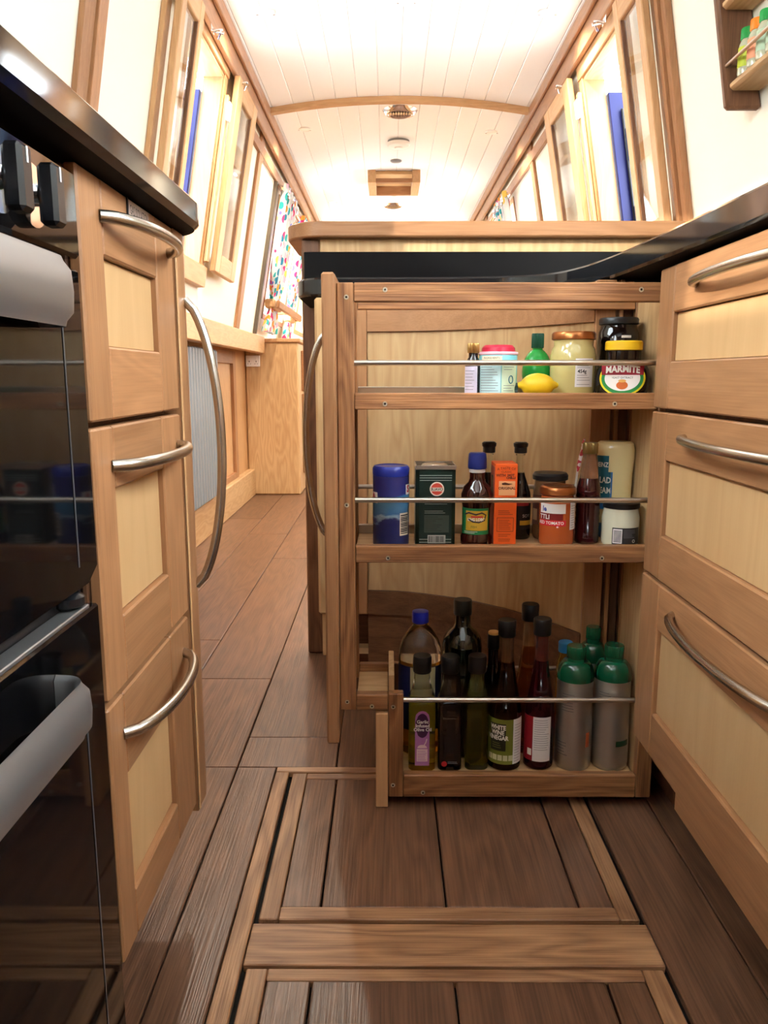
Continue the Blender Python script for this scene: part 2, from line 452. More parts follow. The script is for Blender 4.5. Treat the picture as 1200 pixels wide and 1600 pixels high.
# white draught seal blocks beside the far leaves
for sd, y0 in (('l', 3.115), ('r', 3.095)):
    obj('seal_strip', wb(B(), sd, y0, y0+0.028, 1.18, 1.78, 0.018, 0.034, 0.002), ash('z'), walls[sd])
    obj('white_stop', wb(B(), sd, y0-0.004, y0+0.030, 1.69, 1.755, 0.0345, 0.046, 0.003), M_white, walls[sd])

# windows
def window(n, sd, y0, y1, z0, z1):
    w = struct('window_%d' % n, wb(wb(wb(wb(B(), sd, y0, y0+0.03, z0, z1, -0.05, 0.006), sd, y1-0.03, y1, z0, z1, -0.05, 0.006), sd, y0+0.03, y1-0.03, z0, z0+0.03, -0.05, 0.006), sd, y0+0.03, y1-0.03, z1-0.03, z1, -0.05, 0.006), pale('y'))
    obj('glass_pane', wb(B(), sd, y0+0.03, y1-0.03, z0+0.03, z1-0.03, -0.035, -0.030, 0), M_glass, w)
window(1, 'l', 0.15, 1.235, 1.30, 1.78); window(2, 'r', 0.10, 1.25, 1.22, 1.78)
window(7, 'l', -1.15, -0.05, 1.22, 1.80); window(8, 'r', -1.15, -0.05, 1.22, 1.80)  # unseen pair behind the camera, added to brighten the ceiling and rack
window(3, 'l', 4.72, 5.62, 1.08, 1.78); window(4, 'r', 4.78, 5.66, 1.08, 1.78)
window(5, 'l', 6.3, 7.2, 1.08, 1.78); window(6, 'r', 6.3, 7.2, 1.08, 1.78)

# cornices, gunwale rails and baseboards
def ceil_z(x):
    t = (x - 0.055) / 0.66
    return 2.018 - 0.06*t*t
def cornice(name, sd):
    b = wb(B(), sd, YB, YE, 1.868, 1.948, 0.0215, 0.040, 0.004)
    wb(b, sd, YB, YE, 1.925, 1.965, 0.0405, 0.056, 0.004)
    return struct(name, b, oak('y'))
cornice('trim_1', 'l'); cornice('trim_2', 'r')
struct('trim_3', B().box(-0.800, -0.752, 1.15, 4.83, 0.878, 0.978, 0.004), pale('y'))
struct('trim_4', B().box(0.875, 0.915, 2.4, YE, 0.878, 0.978, 0.004), pale('y'))
struct('baseboard_left', B().box(-0.88, -0.835, 1.15, 4.83, 0.0, 0.165, 0.004), ash('y'))
struct('baseboard_right', B().box(0.955, 1.0, 2.4, YE, 0.0, 0.165, 0.004), ash('y'))
# framed lining below the left gunwale
for y0, y1 in ((3.80, 4.45), (3.1, 3.76)):
    obj('lining_stile', B().box(-0.88, -0.862, y1-0.07, y1, 0.165, 0.878), oak('z'), walls['l'])
    obj('lining_stile', B().box(-0.88, -0.862, y0, y0+0.05, 0.165, 0.878), oak('z'), walls['l'])
    obj('lining_rail', B().box(-0.88, -0.862, y0+0.05, y1-0.07, 0.81, 0.878), oak('y'), walls['l'])
    obj('lining_rail', B().box(-0.88, -0.862, y0+0.05, y1-0.07, 0.165, 0.20), oak('y'), walls['l'])
# end walls
struct('wall_far', B().box(-0.95, 1.05, 8.0, 8.05, 0, 2.05, 0), pale('z'))
bw = B(); bw.box(-0.95, -0.30, -1.35, -1.3, 0, 2.05, 0); bw.box(0.42, 1.05, -1.35, -1.3, 0, 2.05, 0); bw.box(-0.30, 0.42, -1.35, -1.3, 1.85, 2.05, 0); bw.box(-0.30, 0.42, -1.35, -1.3, 0.0, 0.35, 0)
struct('wall_back', bw, plain('dark_stern', srgb(70,44,32), 0.5))
dd = struct('door_5', B().box(-0.299, 0.419, -1.335, -1.305, 0.351, 1.849, 0.003), walnut('z'))  # unseen leaf, added shut to keep doorway light off the rack

# ceiling of tongue and groove boards, with the arched batten
NB = 14
xs = [-0.635 + (0.745+0.635)*k/NB for k in range(NB+1)]
cb = B()
cb.prism([(xs[k], ceil_z(xs[k])+0.014) for k in range(NB+1)] + [(xs[k], ceil_z(xs[k])+0.05) for k in range(NB, -1, -1)], YB, YE, axis='y')
ceil = struct('ceiling', cb, M_white)
for k in range(NB):
    a, c = xs[k]+0.0006, xs[k+1]-0.0006
    for (y0, y1) in ((YB, 3.86), (3.863, YE)):
        za, zc = ceil_z(a), ceil_z(c)
        pl = [(a, za+0.002), (a+0.002, za), (c-0.002, zc), (c, zc+0.002), (c, zc+0.013), (a, za+0.013)]
        obj('ceiling_board', B().prism(pl, y0, y1, axis='y'), M_ceil, ceil, smooth=False)
ar = B()
pts = [-0.60 + 1.31*k/24 for k in range(25)]
ar.prism([(x, ceil_z(x)-0.024) for x in pts] + [(x, ceil_z(x)-0.0005) for x in reversed(pts)], 3.845, 3.885, axis='y')
struct('trim_7', ar, pale('x'))

# ------------------------------------------------------------------ ceiling fittings
def downlight(x, y, label):
    z = ceil_z(x)
    t = thing('downlight', label, 'ceiling light', (x, y, z), group='recessed ceiling lights', local=True)
    obj('chrome_rim', B().lathe([(0.026, -0.004), (0.028, -0.006), (0.031, -0.004), (0.032, -0.0005), (0.026, -0.0005)], 28), M_white, t)
    obj('lens', B().lathe([(0.0255, -0.0035), (0.0255, -0.0008)], 24), plain('lit_lens', (1,1,1,1), 0.5, emit=(1.0, 0.92, 0.8, 1), es=14.0), t)
    for q in (-1, 1): obj('spring_clip', B().box(q*0.029-0.004, q*0.029+0.004, -0.0015, 0.0015, -0.009, -0.0062, 0.0005), M_chrome, t)
    ld = bpy.data.lights.new('downlight_lamp', 'SPOT'); ld.energy = LAMP_W; ld.spot_size = 2.4; ld.spot_blend = 0.8; ld.color = (1.0, 0.88, 0.72); ld.shadow_soft_size = 0.02
    lo = bpy.data.objects.new('lamp', ld); C.objects.link(lo); lo.parent = t; lo.location = (0, 0, -0.012)
downlight(-0.425, 2.94, 'chrome rimmed ceiling light above the port hatch, before the arch')
downlight(0.554, 2.94, 'chrome rimmed ceiling light above the starboard hatch, before the arch')
downlight(0.064, 2.93, 'chrome rimmed ceiling light on the centre line before the arch')
downlight(-0.425, 4.22, 'small white lit ceiling light beyond the arch on the curtain side')
downlight(0.537, 4.27, 'small ceiling light beyond the arch on the side of the single curtain')
downlight(-0.40, 5.9, 'faint far ceiling light beside the wooden roof frame')
def vent(x, y, r, label):
    z = ceil_z(x)
    t = thing('roof_vent', label, 'vent', (x, y, z), group='chrome roof vents', local=True)
    obj('vent_flange', B().lathe([(r*0.62, -0.016), (r*0.70, -0.020), (r*0.82, -0.018), (r*0.92, -0.010), (r*0.97, -0.006), (r*1.02, -0.0005), (r*0.62, -0.0005)], 36), M_chrome, t)
    obj('vent_mesh', B().lathe([(r*0.615, -0.015), (r*0.615, -0.008)], 28), plain('vent_mesh_grey', srgb(110,110,112), 0.5, 0.6), t)
    g = B()
    for i in range(-3, 4):
        for j in range(-3, 4):
            if i*i + j*j < 11: g.box(i*r*0.15-0.003, i*r*0.15+0.003, j*r*0.15-0.003, j*r*0.15+0.003, -0.0165, -0.0152, 0)
    obj('vent_holes', g, M_blackplastic, t)['kind'] = 'stuff'
vent(0.06, 4.05, 0.085, 'chrome mushroom vent in the ceiling just past the arch')
vent(0.045, 5.72, 0.075, 'chrome mushroom vent just beyond the wooden roof frame')
vent(0.04, 6.15, 0.075, 'farthest chrome mushroom vent, lowest above the bar top')
t = thing('smoke_alarm', 'round white smoke alarm on the ceiling beyond the chrome vent', 'alarm', (0.06, 4.54, ceil_z(0.06)), local=True)
obj('alarm_body', B().lathe([(0.03, -0.034), (0.058, -0.030), (0.064, -0.022), (0.064, -0.012)], 36), M_white, t)
obj('alarm_base', B().lathe([(0.060, -0.0125), (0.060, -0.0005)], 36), plain('alarm_grey', srgb(120,120,120), 0.6), t)
obj('alarm_button', B().lathe([(0.02, -0.040), (0.024, -0.0345)], 24), M_white, t)
t = thing('ceiling_disc', 'small flat grey disc on the ceiling between alarm and wooden frame', 'ceiling fitting', (0.05, 4.93, ceil_z(0.05)), local=True)
obj('disc', B().lathe([(0.028, -0.010), (0.034, -0.006), (0.034, -0.0005)], 28), plain('disc_grey', srgb(150,150,150), 0.4, 0.5), t)
t = thing('roof_hatch_frame', 'rectangular oak frame lining a small roof hatch in the ceiling', 'frame', (0.04, 5.35, ceil_z(0.04)))
zc = ceil_z(0.2) - 0.0005
obj('frame_side', B().box(-0.125, -0.075, 5.13, 5.50, zc-0.075, zc), pale('y'), t)
obj('frame_side', B().box(0.155, 0.205, 5.13, 5.50, zc-0.075, zc), pale('y'), t)
obj('frame_end', B().box(-0.0745, 0.1545, 5.13, 5.16, zc-0.075, zc-0.05), oak('x'), t)
obj('frame_end', B().box(-0.0745, 0.1545, 5.47, 5.50, zc-0.075, zc), oak('x'), t)
obj('hatch_board', B().box(-0.0745, 0.1545, 5.16, 5.47, zc-0.02, zc), ash('x'), t)

# hooks holding the hatch doors
def catch(sd, y, z, label):
    f = xl if sd == 'l' else xr
    s = 1 if sd == 'l' else -1
    x = f(z) + s*0.0415
    t = thing('cabin_hook', label, 'catch', (x, y, z))
    obj('hook_plate', B().box(x-0.001, x+0.001, y-0.022, y+0.022, z-0.010, z+0.010, 0.0006) , M_chrome, t)
    obj('hook_arm', B().tube([(x+s*0.003, y-0.015, z-0.012), (x+s*0.022, y-0.005, z-0.004), (x+s*0.028, y+0.012, z+0.004), (x+s*0.012, y+0.03, z-0.018)], 0.004, 8), M_chrome, t)
    obj('hook_stud', B().tube([(x+s*0.001, y+0.014, z+0.002), (x+s*0.034, y+0.014, z-0.006)], 0.0055, 10), M_chrome, t)
catch('l', 3.22, 1.86, 'bright metal hook on the port cornice beside the far hatch door')
catch('l', 2.76, 1.86, 'small metal hook on the port hatch head above the open hatch')
catch('r', 3.23, 1.85, 'bright metal hook on the starboard cornice above the far hatch door')
catch('r', 2.68, 1.85, 'small metal hook on the starboard hatch head above the open hatch')

# ------------------------------------------------------------------ curtains
def curtain_mat():
    m = bpy.data.materials.new('leaf_print_cloth'); m.use_nodes = True
    nt = m.node_tree; N = nt.nodes; L = nt.links; p = N['Principled BSDF']; p.inputs['Roughness'].default_value = 0.85
    tc = N.new('ShaderNodeTexCoord')
    mp = N.new('ShaderNodeMapping'); mp.inputs['Scale'].default_value = (4.0, 20.0, 11.0); mp.inputs['Rotation'].default_value = (0.5, 0, 0)
    L.new(tc.outputs['Object'], mp.inputs['Vector'])
    v = N.new('ShaderNodeTexVoronoi'); v.feature = 'F1'; v.inputs['Scale'].default_value = 2.0; v.inputs['Randomness'].default_value = 0.85
    L.new(mp.outputs[0], v.inputs['Vector'])
    lt = N.new('ShaderNodeMath'); lt.operation = 'LESS_THAN'; lt.inputs[1].default_value = 0.50; L.new(v.outputs['Distance'], lt.inputs[0])
    sp = N.new('ShaderNodeSeparateColor'); L.new(v.outputs['Color'], sp.inputs[0])
    rp = N.new('ShaderNodeValToRGB'); rp.color_ramp.interpolation = 'CONSTANT'
    cols = [srgb(214,50,110), srgb(40,160,160), srgb(222,140,40), srgb(120,110,200), srgb(240,170,190), srgb(30,120,150), srgb(240,200,90)]
    e = rp.color_ramp.elements
    e[0].color = cols[0]; e[0].position = 0.0
    e[1].color = cols[1]; e[1].position = 0.16
    for i, c in enumerate(cols[2:]): q = e.new(0.3 + 0.14*i); q.color = c
    L.new(sp.outputs[0], rp.inputs[0])
    mx = N.new('ShaderNodeMix'); mx.data_type = 'RGBA'; mx.inputs[6].default_value = srgb(206,208,206)
    L.new(lt.outputs[0], mx.inputs[0]); L.new(rp.outputs[0], mx.inputs[7]); L.new(mx.outputs[2], p.inputs['Base Color'])
    return m
M_curtain = curtain_mat()
def curtain(sd, y0, y1, z0, z1, ztie, label, off=0.05):
    f = xl if sd == 'l' else xr
    s = 1 if sd == 'l' else -1
    t = thing('curtain', label, 'curtain', (f(z0)+s*off, (y0+y1)/2, z0), group='leaf print curtains')
    n, m = 60, 26
    vs = []; fs = []
    for th in (0, 0.003):
        for j in range(m+1):
            z = z0 + (z1-z0)*j/m
            pinch = 1 - 0.45*math.exp(-((z-ztie)/0.10)**2)
            for i in range(n+1):
                u = i/n
                yy = (y0+y1)/2 + (u-0.5)*(y1-y0)*pinch
                xx = f(z) + s*(off + th + 0.022*pinch*math.sin(u*PI*2*5 + 0.6*math.sin(z*7)))
                vs.append((xx, yy, z))
    q = (n+1)*(m+1)
    for j in range(m):
        for i in range(n):
            a = j*(n+1)+i
            fs.append((a, a+1, a+n+2, a+n+1)); fs.append((q+a, q+a+n+1, q+a+n+2, q+a+1))
    obj('cloth', B().add(vs, fs), M_curtain, t, ang=80)
    tz = ztie
    obj('tie_band', B().box(*(sorted((f(tz)+s*(off-0.03), f(tz)+s*(off+0.03)))), (y0+y1)/2-(y1-y0)*0.30, (y0+y1)/2+(y1-y0)*0.30, tz-0.028, tz+0.028, 0.01), pale('y'), t)
    for u in (0.1, 0.5, 0.9):
        yy = y0 + (y1-y0)*u; zz = z1 - 0.05
        ring = [(f(zz)+s*(off+0.026), yy + 0.022*math.cos(a*PI/8), zz + 0.022*math.sin(a*PI/8)) for a in range(17)]
        obj('eyelet', B().tube(ring, 0.006, 8, cap=False), M_chrome, t)
curtain('l', 4.54, 5.06, 1.0, 1.80, 1.16, 'leaf print curtain hanging on the near side of the far port window')
curtain('l', 5.42, 5.75, 1.0, 1.80, 1.14, 'leaf print curtain on the far side of the port window, partly behind the bar')
curtain('r', 4.72, 5.15, 1.0, 1.80, 1.16, 'leaf print curtain at the starboard window, only its top above the bar')
for sd, a, c in (('l', 4.5, 5.85), ('r', 4.62, 5.85)):
    f = xl if sd == 'l' else xr; s = 1 if sd == 'l' else -1
    o = obj('curtain_rod', B().tube([(f(1.775)+s*0.05, a, 1.762), (f(1.775)+s*0.05, c, 1.762)], 0.008, 10), M_chrome)
    tag(o, 'thin metal curtain rod over the %s window' % ('two curtain' if sd == 'l' else 'single curtain'), 'curtain rod')

o = obj('grab_rail', wb(B(), 'l', 4.62, 5.80, 1.130, 1.175, 0.092, 0.112, 0.006), oak('y'))
wb_ = [obj('rail_bracket', wb(B(), 'l', y_, y_+0.03, 1.135, 1.170, 0.001, 0.0915, 0.002), oak('y'), o) for y_ in (5.15, 5.77)]
tag(o, 'wooden rail running across the two curtains at the far window', 'rail')
# ------------------------------------------------------------------ far left: cabinet, radiator, socket
t = thing('side_cabinet', 'pale wooden cabinet across the far end of the left floor', 'cabinet', (-0.72, 5.6, 0))
obj('body', B().box(-0.878, -0.55, 4.835, 6.6, 0.0, 0.945, 0.008), ash('z'), t)
obj('cabinet_top', B().box(-0.879, -0.535, 4.825, 6.62, 0.9455, 0.968, 0.004), pale('y'), t)
for y0, y1 in ((5.0, 5.45), (5.5, 5.95), (6.0, 6.45)):
    for z0, z1 in ((0.12, 0.36), (0.38, 0.63), (0.65, 0.90)):
        d = obj('drawer', B().box(-0.5495, -0.531, y0, y1, z0, z1, 0.003), oak('y'), t)
        obj('drawer_handle', B().tube([(-0.5305 + 0.03*(1-(2*k/12-1)**2)**0.6, y0+0.13+0.19*k/12, z1-0.06) for k in range(13)], 0.005, 8), M_chrome, d)
t = thing('wall_socket', 'white double plug socket on the front of the pale far cabinet', 'socket', (-0.83, 4.83, 0.83))
obj('face_plate', B().box(-0.872, -0.785, 4.825, 4.8345, 0.798, 0.866, 0.003), M_white, t)
for cx in (-0.850, -0.808):
    r_ = obj('switch', B().box(cx-0.006, cx+0.006, 4.822, 4.8249, 0.842, 0.856, 0.001), M_white, t)
    obj('pin_holes', B().box(cx-0.002, cx+0.002, 4.8242, 4.8248, 0.826, 0.834, 0).box(cx-0.010, cx-0.006, 4.8242, 4.8248, 0.814, 0.817, 0).box(cx+0.006, cx+0.010, 4.8242, 4.8248, 0.814, 0.817, 0), M_blackplastic, t)
t = thing('radiator', 'tall grey ribbed radiator on the left wall under the gunwale', 'radiator', (-0.83, 3.35, 0.185))
n = 15
for k in range(n):
    y = 2.98 + (3.70-2.98)*k/n
    obj('radiator_column', B().box(-0.832, -0.800, y+0.003, y+0.044, 0.185, 0.862, 0.006), M_grey, t)
obj('back_panel', B().box(-0.845, -0.833, 2.985, 3.695, 0.20, 0.85, 0.002), M_grey, t)
obj('valve', B().tube([(-0.815, 3.7, 0.225), (-0.815, 3.735, 0.225)], 0.013, 12).tube([(-0.815, 3.728, 0.20), (-0.815, 3.728, 0.25)], 0.010, 12), M_chrome, t)
obj('radiator_bracket', B().box(-0.88, -0.8455, 3.1, 3.14, 0.3, 0.36, 0).box(-0.88, -0.8455, 3.55, 3.59, 0.3, 0.36, 0).box(-0.88, -0.8455, 3.1, 3.14, 0.7, 0.76, 0).box(-0.88, -0.8455, 3.55, 3.59, 0.7, 0.76, 0), M_grey, t)

# ------------------------------------------------------------------ shared cabinet pieces
def bow(axis, a, b_, base, out, r, n=22, p=0.55):
    # arched bar handle: runs along axis ('y' or 'z') from a to b_, standing off the face in x
    pts = []
    for k in range(n+1):
        u = k/n
        h = out * max(0.0, 1-(2*u-1)**2)**p
        c = a + (b_-a)*u
        x = base[0] + h
        pts.append((x, c, base[1]) if axis == 'y' else (x, base[1], c))
    return B().tube(pts, r, 14)
def drawer(parent, face, y0, y1, z0, z1, py0, py1, pz0, pz1, hy, hz, name='drawer', rz=(0, 0)):
    # face: x of the front; s = direction it faces
    s = 1 if face < 0 else -1
    def bx(b, d0, d1, *r, bev=0.002):
        xx = sorted((face - s*d0, face - s*d1)); return b.box(xx[0], xx[1], *r, bev)
    d = obj(name, bx(B(), 0.0125, 0.02, y0, y1, z0, z1), walnut('z'), parent)
    g = 0.0004
    obj('stile', bx(B(), 0, 0.012, y0, py0-g, z0, z1), oak('z'), d)
    obj('stile', bx(B(), 0, 0.012, py1+g, y1, z0, z1), oak('z'), d)
    obj('drawer_rail', bx(B(), 0, 0.012, py0, py1, pz1+g, z1), oak('y'), d)
    obj('drawer_rail', bx(B(), 0, 0.012, py0, py1, z0, pz0-g), oak('y'), d)
    obj('panel', bx(B(), 0.0075, 0.012, py0+g, py1-g, pz0+g, pz1-g, bev=0.0006), maple('z'), d)
    obj('handle', bow('y', hy[0], hy[1], (face - s*0.001, hz), s*0.032, 0.0062), M_bronze, d)
    return d

# ------------------------------------------------------------------ left drawer unit
FL = -0.264
t = thing('drawer_cabinet', 'tall narrow three drawer oak cabinet between the oven and the passage', 'cabinet', (-0.5, 0.84, 0))
obj('carcass', B().box(-0.76, FL-0.0205, 0.70, 0.99, 0.155, 0.919, 0.001), walnut('z'), t)
obj('plinth', B().box(-0.76, -0.36, 0.70, 1.06, 0.0, 0.1545, 0.001), walnut('y'), t)
drawer(t, FL, 0.692, 0.985, 0.699, 0.919, 0.748, 0.915, 0.768, 0.850, (0.742, 0.965), 0.885)
drawer(t, FL, 0.690, 0.985, 0.434, 0.693, 0.742, 0.905, 0.505, 0.632, (0.735, 0.972), 0.655)
drawer(t, FL, 0.685, 0.980, 0.157, 0.428, 0.728, 0.895, 0.210, 0.340, (0.722, 0.955), 0.387)
o = obj('lettered_plate', B().box(FL+0.0003, FL+0.0012, 0.822, 0.890, 0.8985, 0.9165, 0), plain('clear_tape', srgb(182,160,148), 0.35), t)

t = thing('end_pull_out', 'oak pull-out end unit with tall bow handle past the left drawers', 'cabinet', (-0.5, 1.03, 0.15))
obj('carcass', B().box(-0.74, FL-0.021, 0.995, 1.07, 0.155, 0.919, 0.001), walnut('z'), t)
poly = [(FL-0.020, 0.991), (FL, 0.991), (FL, 1.035), (FL-0.004, 1.055), (FL-0.014, 1.070), (FL-0.0205, 1.074)]
obj('front_panel', B().prism(poly, 0.140, 0.919), oak('z'), t)
obj('edge_bead', B().box(FL+0.0002, FL+0.0025, 0.991, 0.998, 0.142, 0.905, 0.0008), pale('z'), t)
obj('bow_handle', bow('z', 0.838, 0.455, (FL-0.001, 1.036), 0.042, 0.0062, 30, 0.62), M_bronze, t)

# left worktop, black with a rounded end
def arc(cx, cy, r, a0, a1, n=10):
    return [(cx + r*math.cos(a0+(a1-a0)*k/n), cy + r*math.sin(a0+(a1-a0)*k/n)) for k in range(n+1)]
wp = [(-0.765, -1.0), (-0.235, -1.0), (-0.235, 0.985)] + arc(-0.315, 0.998, 0.080, 0, PI/2, 20) + [(-0.765, 1.075)]
o = obj('worktop', B().prism(wp, 0.9205, 0.9560, 0.006), M_granite, ang=28)
tag(o, 'glossy black worktop with rounded end above the oven and left drawers', 'worktop')

# ------------------------------------------------------------------ oven
t = thing('double_oven', 'black glass double oven with two thick silver bar handles', 'oven', (-0.5, 0.42, 0))
obj('oven_body', B().box(-0.76, -0.280, 0.09, 0.682, 0.06, 0.905, 0.002), plain('oven_black', srgb(22,22,24), 0.4), t)
obj('control_panel', B().box(-0.2795, -0.262, 0.09, 0.684, 0.838, 0.9085, 0.003), M_blackglass, t)
obj('upper_door', B().prism([(0.09, 0.560), (0.655, 0.560), (0.678, 0.572), (0.678, 0.828), (0.09, 0.828)], -0.2795, -0.262, 0.0015, axis='x'), M_blackglass, t)
lower = obj('lower_door', B().box(-0.2795, -0.262, 0.09, 0.674, 0.075, 0.538, 0.002), M_blackglass, t)
obj('door_trim', B().box(-0.2795, -0.263, 0.09, 0.655, 0.5385, 0.5425, 0.0008), M_silver, t)
obj('hinge_latch', B().lathe([(0.010, 0), (0.014, 0.003), (0.014, 0.010), (0.009, 0.014)], 18, -0.275, 0.640, 0.5432), M_blackplastic, t)
obj('window_frame_print', B().box(-0.2618, -0.2614, 0.635, 0.637, 0.58, 0.82, 0), plain('oven_print', srgb(70,72,76), 0.3), t)
obj('window_frame_print', B().box(-0.2618, -0.2614, 0.628, 0.630, 0.09, 0.45, 0), plain('oven_print', srgb(70,72,76), 0.3), t)
# knobs
for ky in (0.588, 0.536, 0.484, 0.432, 0.380, 0.328):
    k = obj('control_knob', B().box(-0.250, -0.236, ky-0.009, ky+0.009, 0.847, 0.890, 0.003), M_blackplastic, t)
    kb = B(); kb.tube([(-0.2618, ky, 0.869), (-0.2560, ky, 0.869)], 0.0225, 24).tube([(-0.2562, ky, 0.869), (-0.2501, ky, 0.869)], 0.008, 12)
    obj('knob_collar', kb, M_chrome, k)
    obj('pointer', B().box(-0.2359, -0.2355, ky-0.001, ky+0.001, 0.878, 0.888, 0), plain('pointer_white', srgb(240,240,240), 0.4), k)
def oven_handle(z0, z1, yend, depth):
    # a deep flat bar curving back to the door at its end
    R = 0.015; xi = -0.2615 + depth
    path = [(-0.2615, yend-0.011), (-0.2575, yend-0.011)]
    path = [(-0.2617, yend-0.006), (-0.2560, yend-0.0065)]
    path += arc(xi-R, yend-0.0065-R, R, PI*0.5, 0.0, 8)
    path += [(xi+0.001, 0.38), (xi+0.001, 0.30), (xi, 0.19)]
    path += arc(xi-R, 0.13, R, 0.0, -PI*0.5, 8)
    path += [(-0.2560, 0.1145), (-0.2617, 0.114)]
    n = len(path); th = 0.011
    L_ = []; 
    for i in range(n):
        a = Vector(path[max(i-1,0)]); c = Vector(path[min(i+1,n-1)]); tt = (c-a).normalized()
        L_.append(Vector(path[i]) + Vector((tt.y, -tt.x))*th)
    rings = []
    hm = (z1-z0)/2; zc = (z0+z1)/2
    # rounded section: outline in (across, z)
    sec = [(0, -hm+0.004), (0.004, -hm), (th-0.006, -hm+0.004), (th-0.001, -hm*0.6), (th, 0), (th-0.001, hm*0.6), (th-0.006, hm-0.003), (0.004, hm), (0, hm-0.004)]
    vs = []; fs = []
    for i in range(n):
        a = Vector(path[max(i-1,0)]); c = Vector(path[min(i+1,n-1)]); tt = (c-a).normalized(); nn = Vector((-tt.y, tt.x))
        if nn.x < 0 and abs(tt.y) > 0.5: nn = -nn
        if i < 2: nn = Vector((0, 1))
        if i >= n-2: nn = Vector((0, -1))
        if 2 <= i < n-2 and abs(tt.y) <= 0.5: nn = Vector((abs(nn.x), nn.y if (nn.y > 0) == (i < n/2) else -nn.y))
        for u, w in sec:
            p = Vector(path[i]) + nn*u
            vs.append((p.x, p.y, zc+w))
    m = len(sec)
    for i in range(n-1):
        for k in range(m):
            k2 = (k+1) % m
            fs.append((i*m+k, i*m+k2, (i+1)*m+k2, (i+1)*m+k))
    fs.append(tuple(range(m))); fs.append(tuple((n-1)*m+k for k in reversed(range(m))))
    return B().add(vs, fs)
obj('door_handle', oven_handle(0.776, 0.826, 0.597, 0.022), M_silver, t, ang=60)
obj('door_handle', oven_handle(0.462, 0.508, 0.578, 0.022), M_silver, t, ang=60)

# ------------------------------------------------------------------ right drawer unit
FR = 0.418
t = thing('drawer_cabinet', 'wide three drawer oak cabinet right of the pull-out larder rack', 'cabinet', (0.6, 0.9, 0))
obj('carcass', B().box(FR+0.0205, 0.875, 0.58, 1.228, 0.165, 0.908, 0.001), walnut('z'), t)
obj('plinth', B().box(0.515, 0.875, 0.58, 1.228, 0.0, 0.1645, 0.001), walnut('y'), t)
obj('bottom_rail', B().box(FR+0.004, FR+0.0200, 0.58, 1.044, 0.113, 0.1425, 0.001), oak('y'), t)
drawer(t, FR, 0.58, 1.226, 0.692, 0.900, 0.66, 1.165, 0.762, 0.832, (0.745, 1.085), 0.864)
drawer(t, FR, 0.58, 1.228, 0.430, 0.686, 0.66, 1.160, 0.500, 0.614, (0.745, 1.090), 0.654)
drawer(t, FR, 0.58, 1.230, 0.143, 0.424, 0.66, 1.150, 0.215, 0.352, (0.745, 1.090), 0.395)

for nm, x0, x1, y0, y1, lab in (('base_cabinet', FR+0.0205, 0.875, -0.98, 0.575, 'plain oak base cabinet nearest the camera under the right worktop'), ('base_cabinet', -0.76, FL-0.0205, -0.98, 0.085, 'plain oak base cabinet nearest the camera under the left worktop')):
    t = thing(nm, lab, 'cabinet', ((x0+x1)/2, (y0+y1)/2, 0))
    obj('carcass', B().box(x0, x1, y0, y1, 0.11, 0.907, 0.001), walnut('z'), t)
    obj('plinth', B().box(x0+0.075 if x0 > 0 else x0, x1 if x0 > 0 else x1-0.075, y0, y1, 0.0, 0.1095, 0.001), walnut('y'), t)
    fx = (x0-0.0205, x0-0.0005) if x0 > 0 else (x1+0.0005, x1+0.0205)
    nd = 2; w_ = (y1-y0)/nd
    for i in range(nd):
        a_, b2 = y0+w_*i+0.002, y0+w_*(i+1)-0.002
        d = obj('door', B().box(fx[0], fx[1], a_, b2, 0.145, 0.90, 0.002), oak('z'), t)
        sx = -1 if x0 > 0 else 1
        obj('handle', bow('z', 0.80, 0.60, (fx[0] if x0 > 0 else fx[1], a_+0.05), sx*0.032, 0.006), M_bronze, d)

# right and peninsula worktop: one piece with a concave inner corner
curve = [(0.405, -1.0), (0.405, 0.87), (0.402, 1.0), (0.399, 1.13), (0.393, 1.28), (0.385, 1.40), (0.369, 1.51), (0.338, 1.60), (0.287, 1.646), (0.20, 1.670), (0.13, 1.678), (0.06, 1.682), (-0.10, 1.684)]
# smooth the curve
def cr(P, n=5):
    out = []
    for i in range(len(P)-1):
        p0 = Vector(P[max(i-1,0)]); p1 = Vector(P[i]); p2 = Vector(P[i+1]); p3 = Vector(P[min(i+2,len(P)-1)])
        for k in range(n):
            u = k/n
            out.append(tuple(0.5*((2*p1) + (p2-p0)*u + (2*p0-5*p1+4*p2-p3)*u*u + (3*p1-p0-3*p2+p3)*u**3)))
    out.append(P[-1]); return out
cc = [curve[0]] + cr(curve[1:])
wr = cc + arc(-0.125, 1.757, 0.072, -PI/2, -PI, 10) + [(-0.197, 1.985), (0.868, 1.985), (0.868, -1.0)]
o = obj('worktop', B().prism(wr, 0.908, 0.9455, 0.004), M_granite, ang=28)
tag(o, 'glossy black worktop sweeping in a curve over right drawers and pull-out rack', 'worktop')
o = obj('upstand', B().box(-0.206, 0.866, 1.973, 1.991, 0.946, 1.041, 0.002), plain('honed_black_stone', srgb(13,13,15), 0.3, spec=0.15))
tag(o, 'black stone upstand along the back of the peninsula below the bar', 'upstand')

# ------------------------------------------------------------------ peninsula cabinet with curved corner door
t = thing('peninsula_cabinet', 'oak peninsula cabinet with concave corner door behind the pull-out rack', 'cabinet', (0.15, 1.8, 0))
dc = [(-0.044, 1.69), (0.02, 1.683), (0.064, 1.670), (0.125, 1.642), (0.185, 1.604), (0.256, 1.538), (0.316, 1.462), (0.348, 1.415), (0.362, 1.392)]
dcs = cr(dc, 3)
n_ = len(dcs)
door = obj('curved_door', B().strip(dcs, 0.006, 0.25, 0.90), walnut('z'), t)
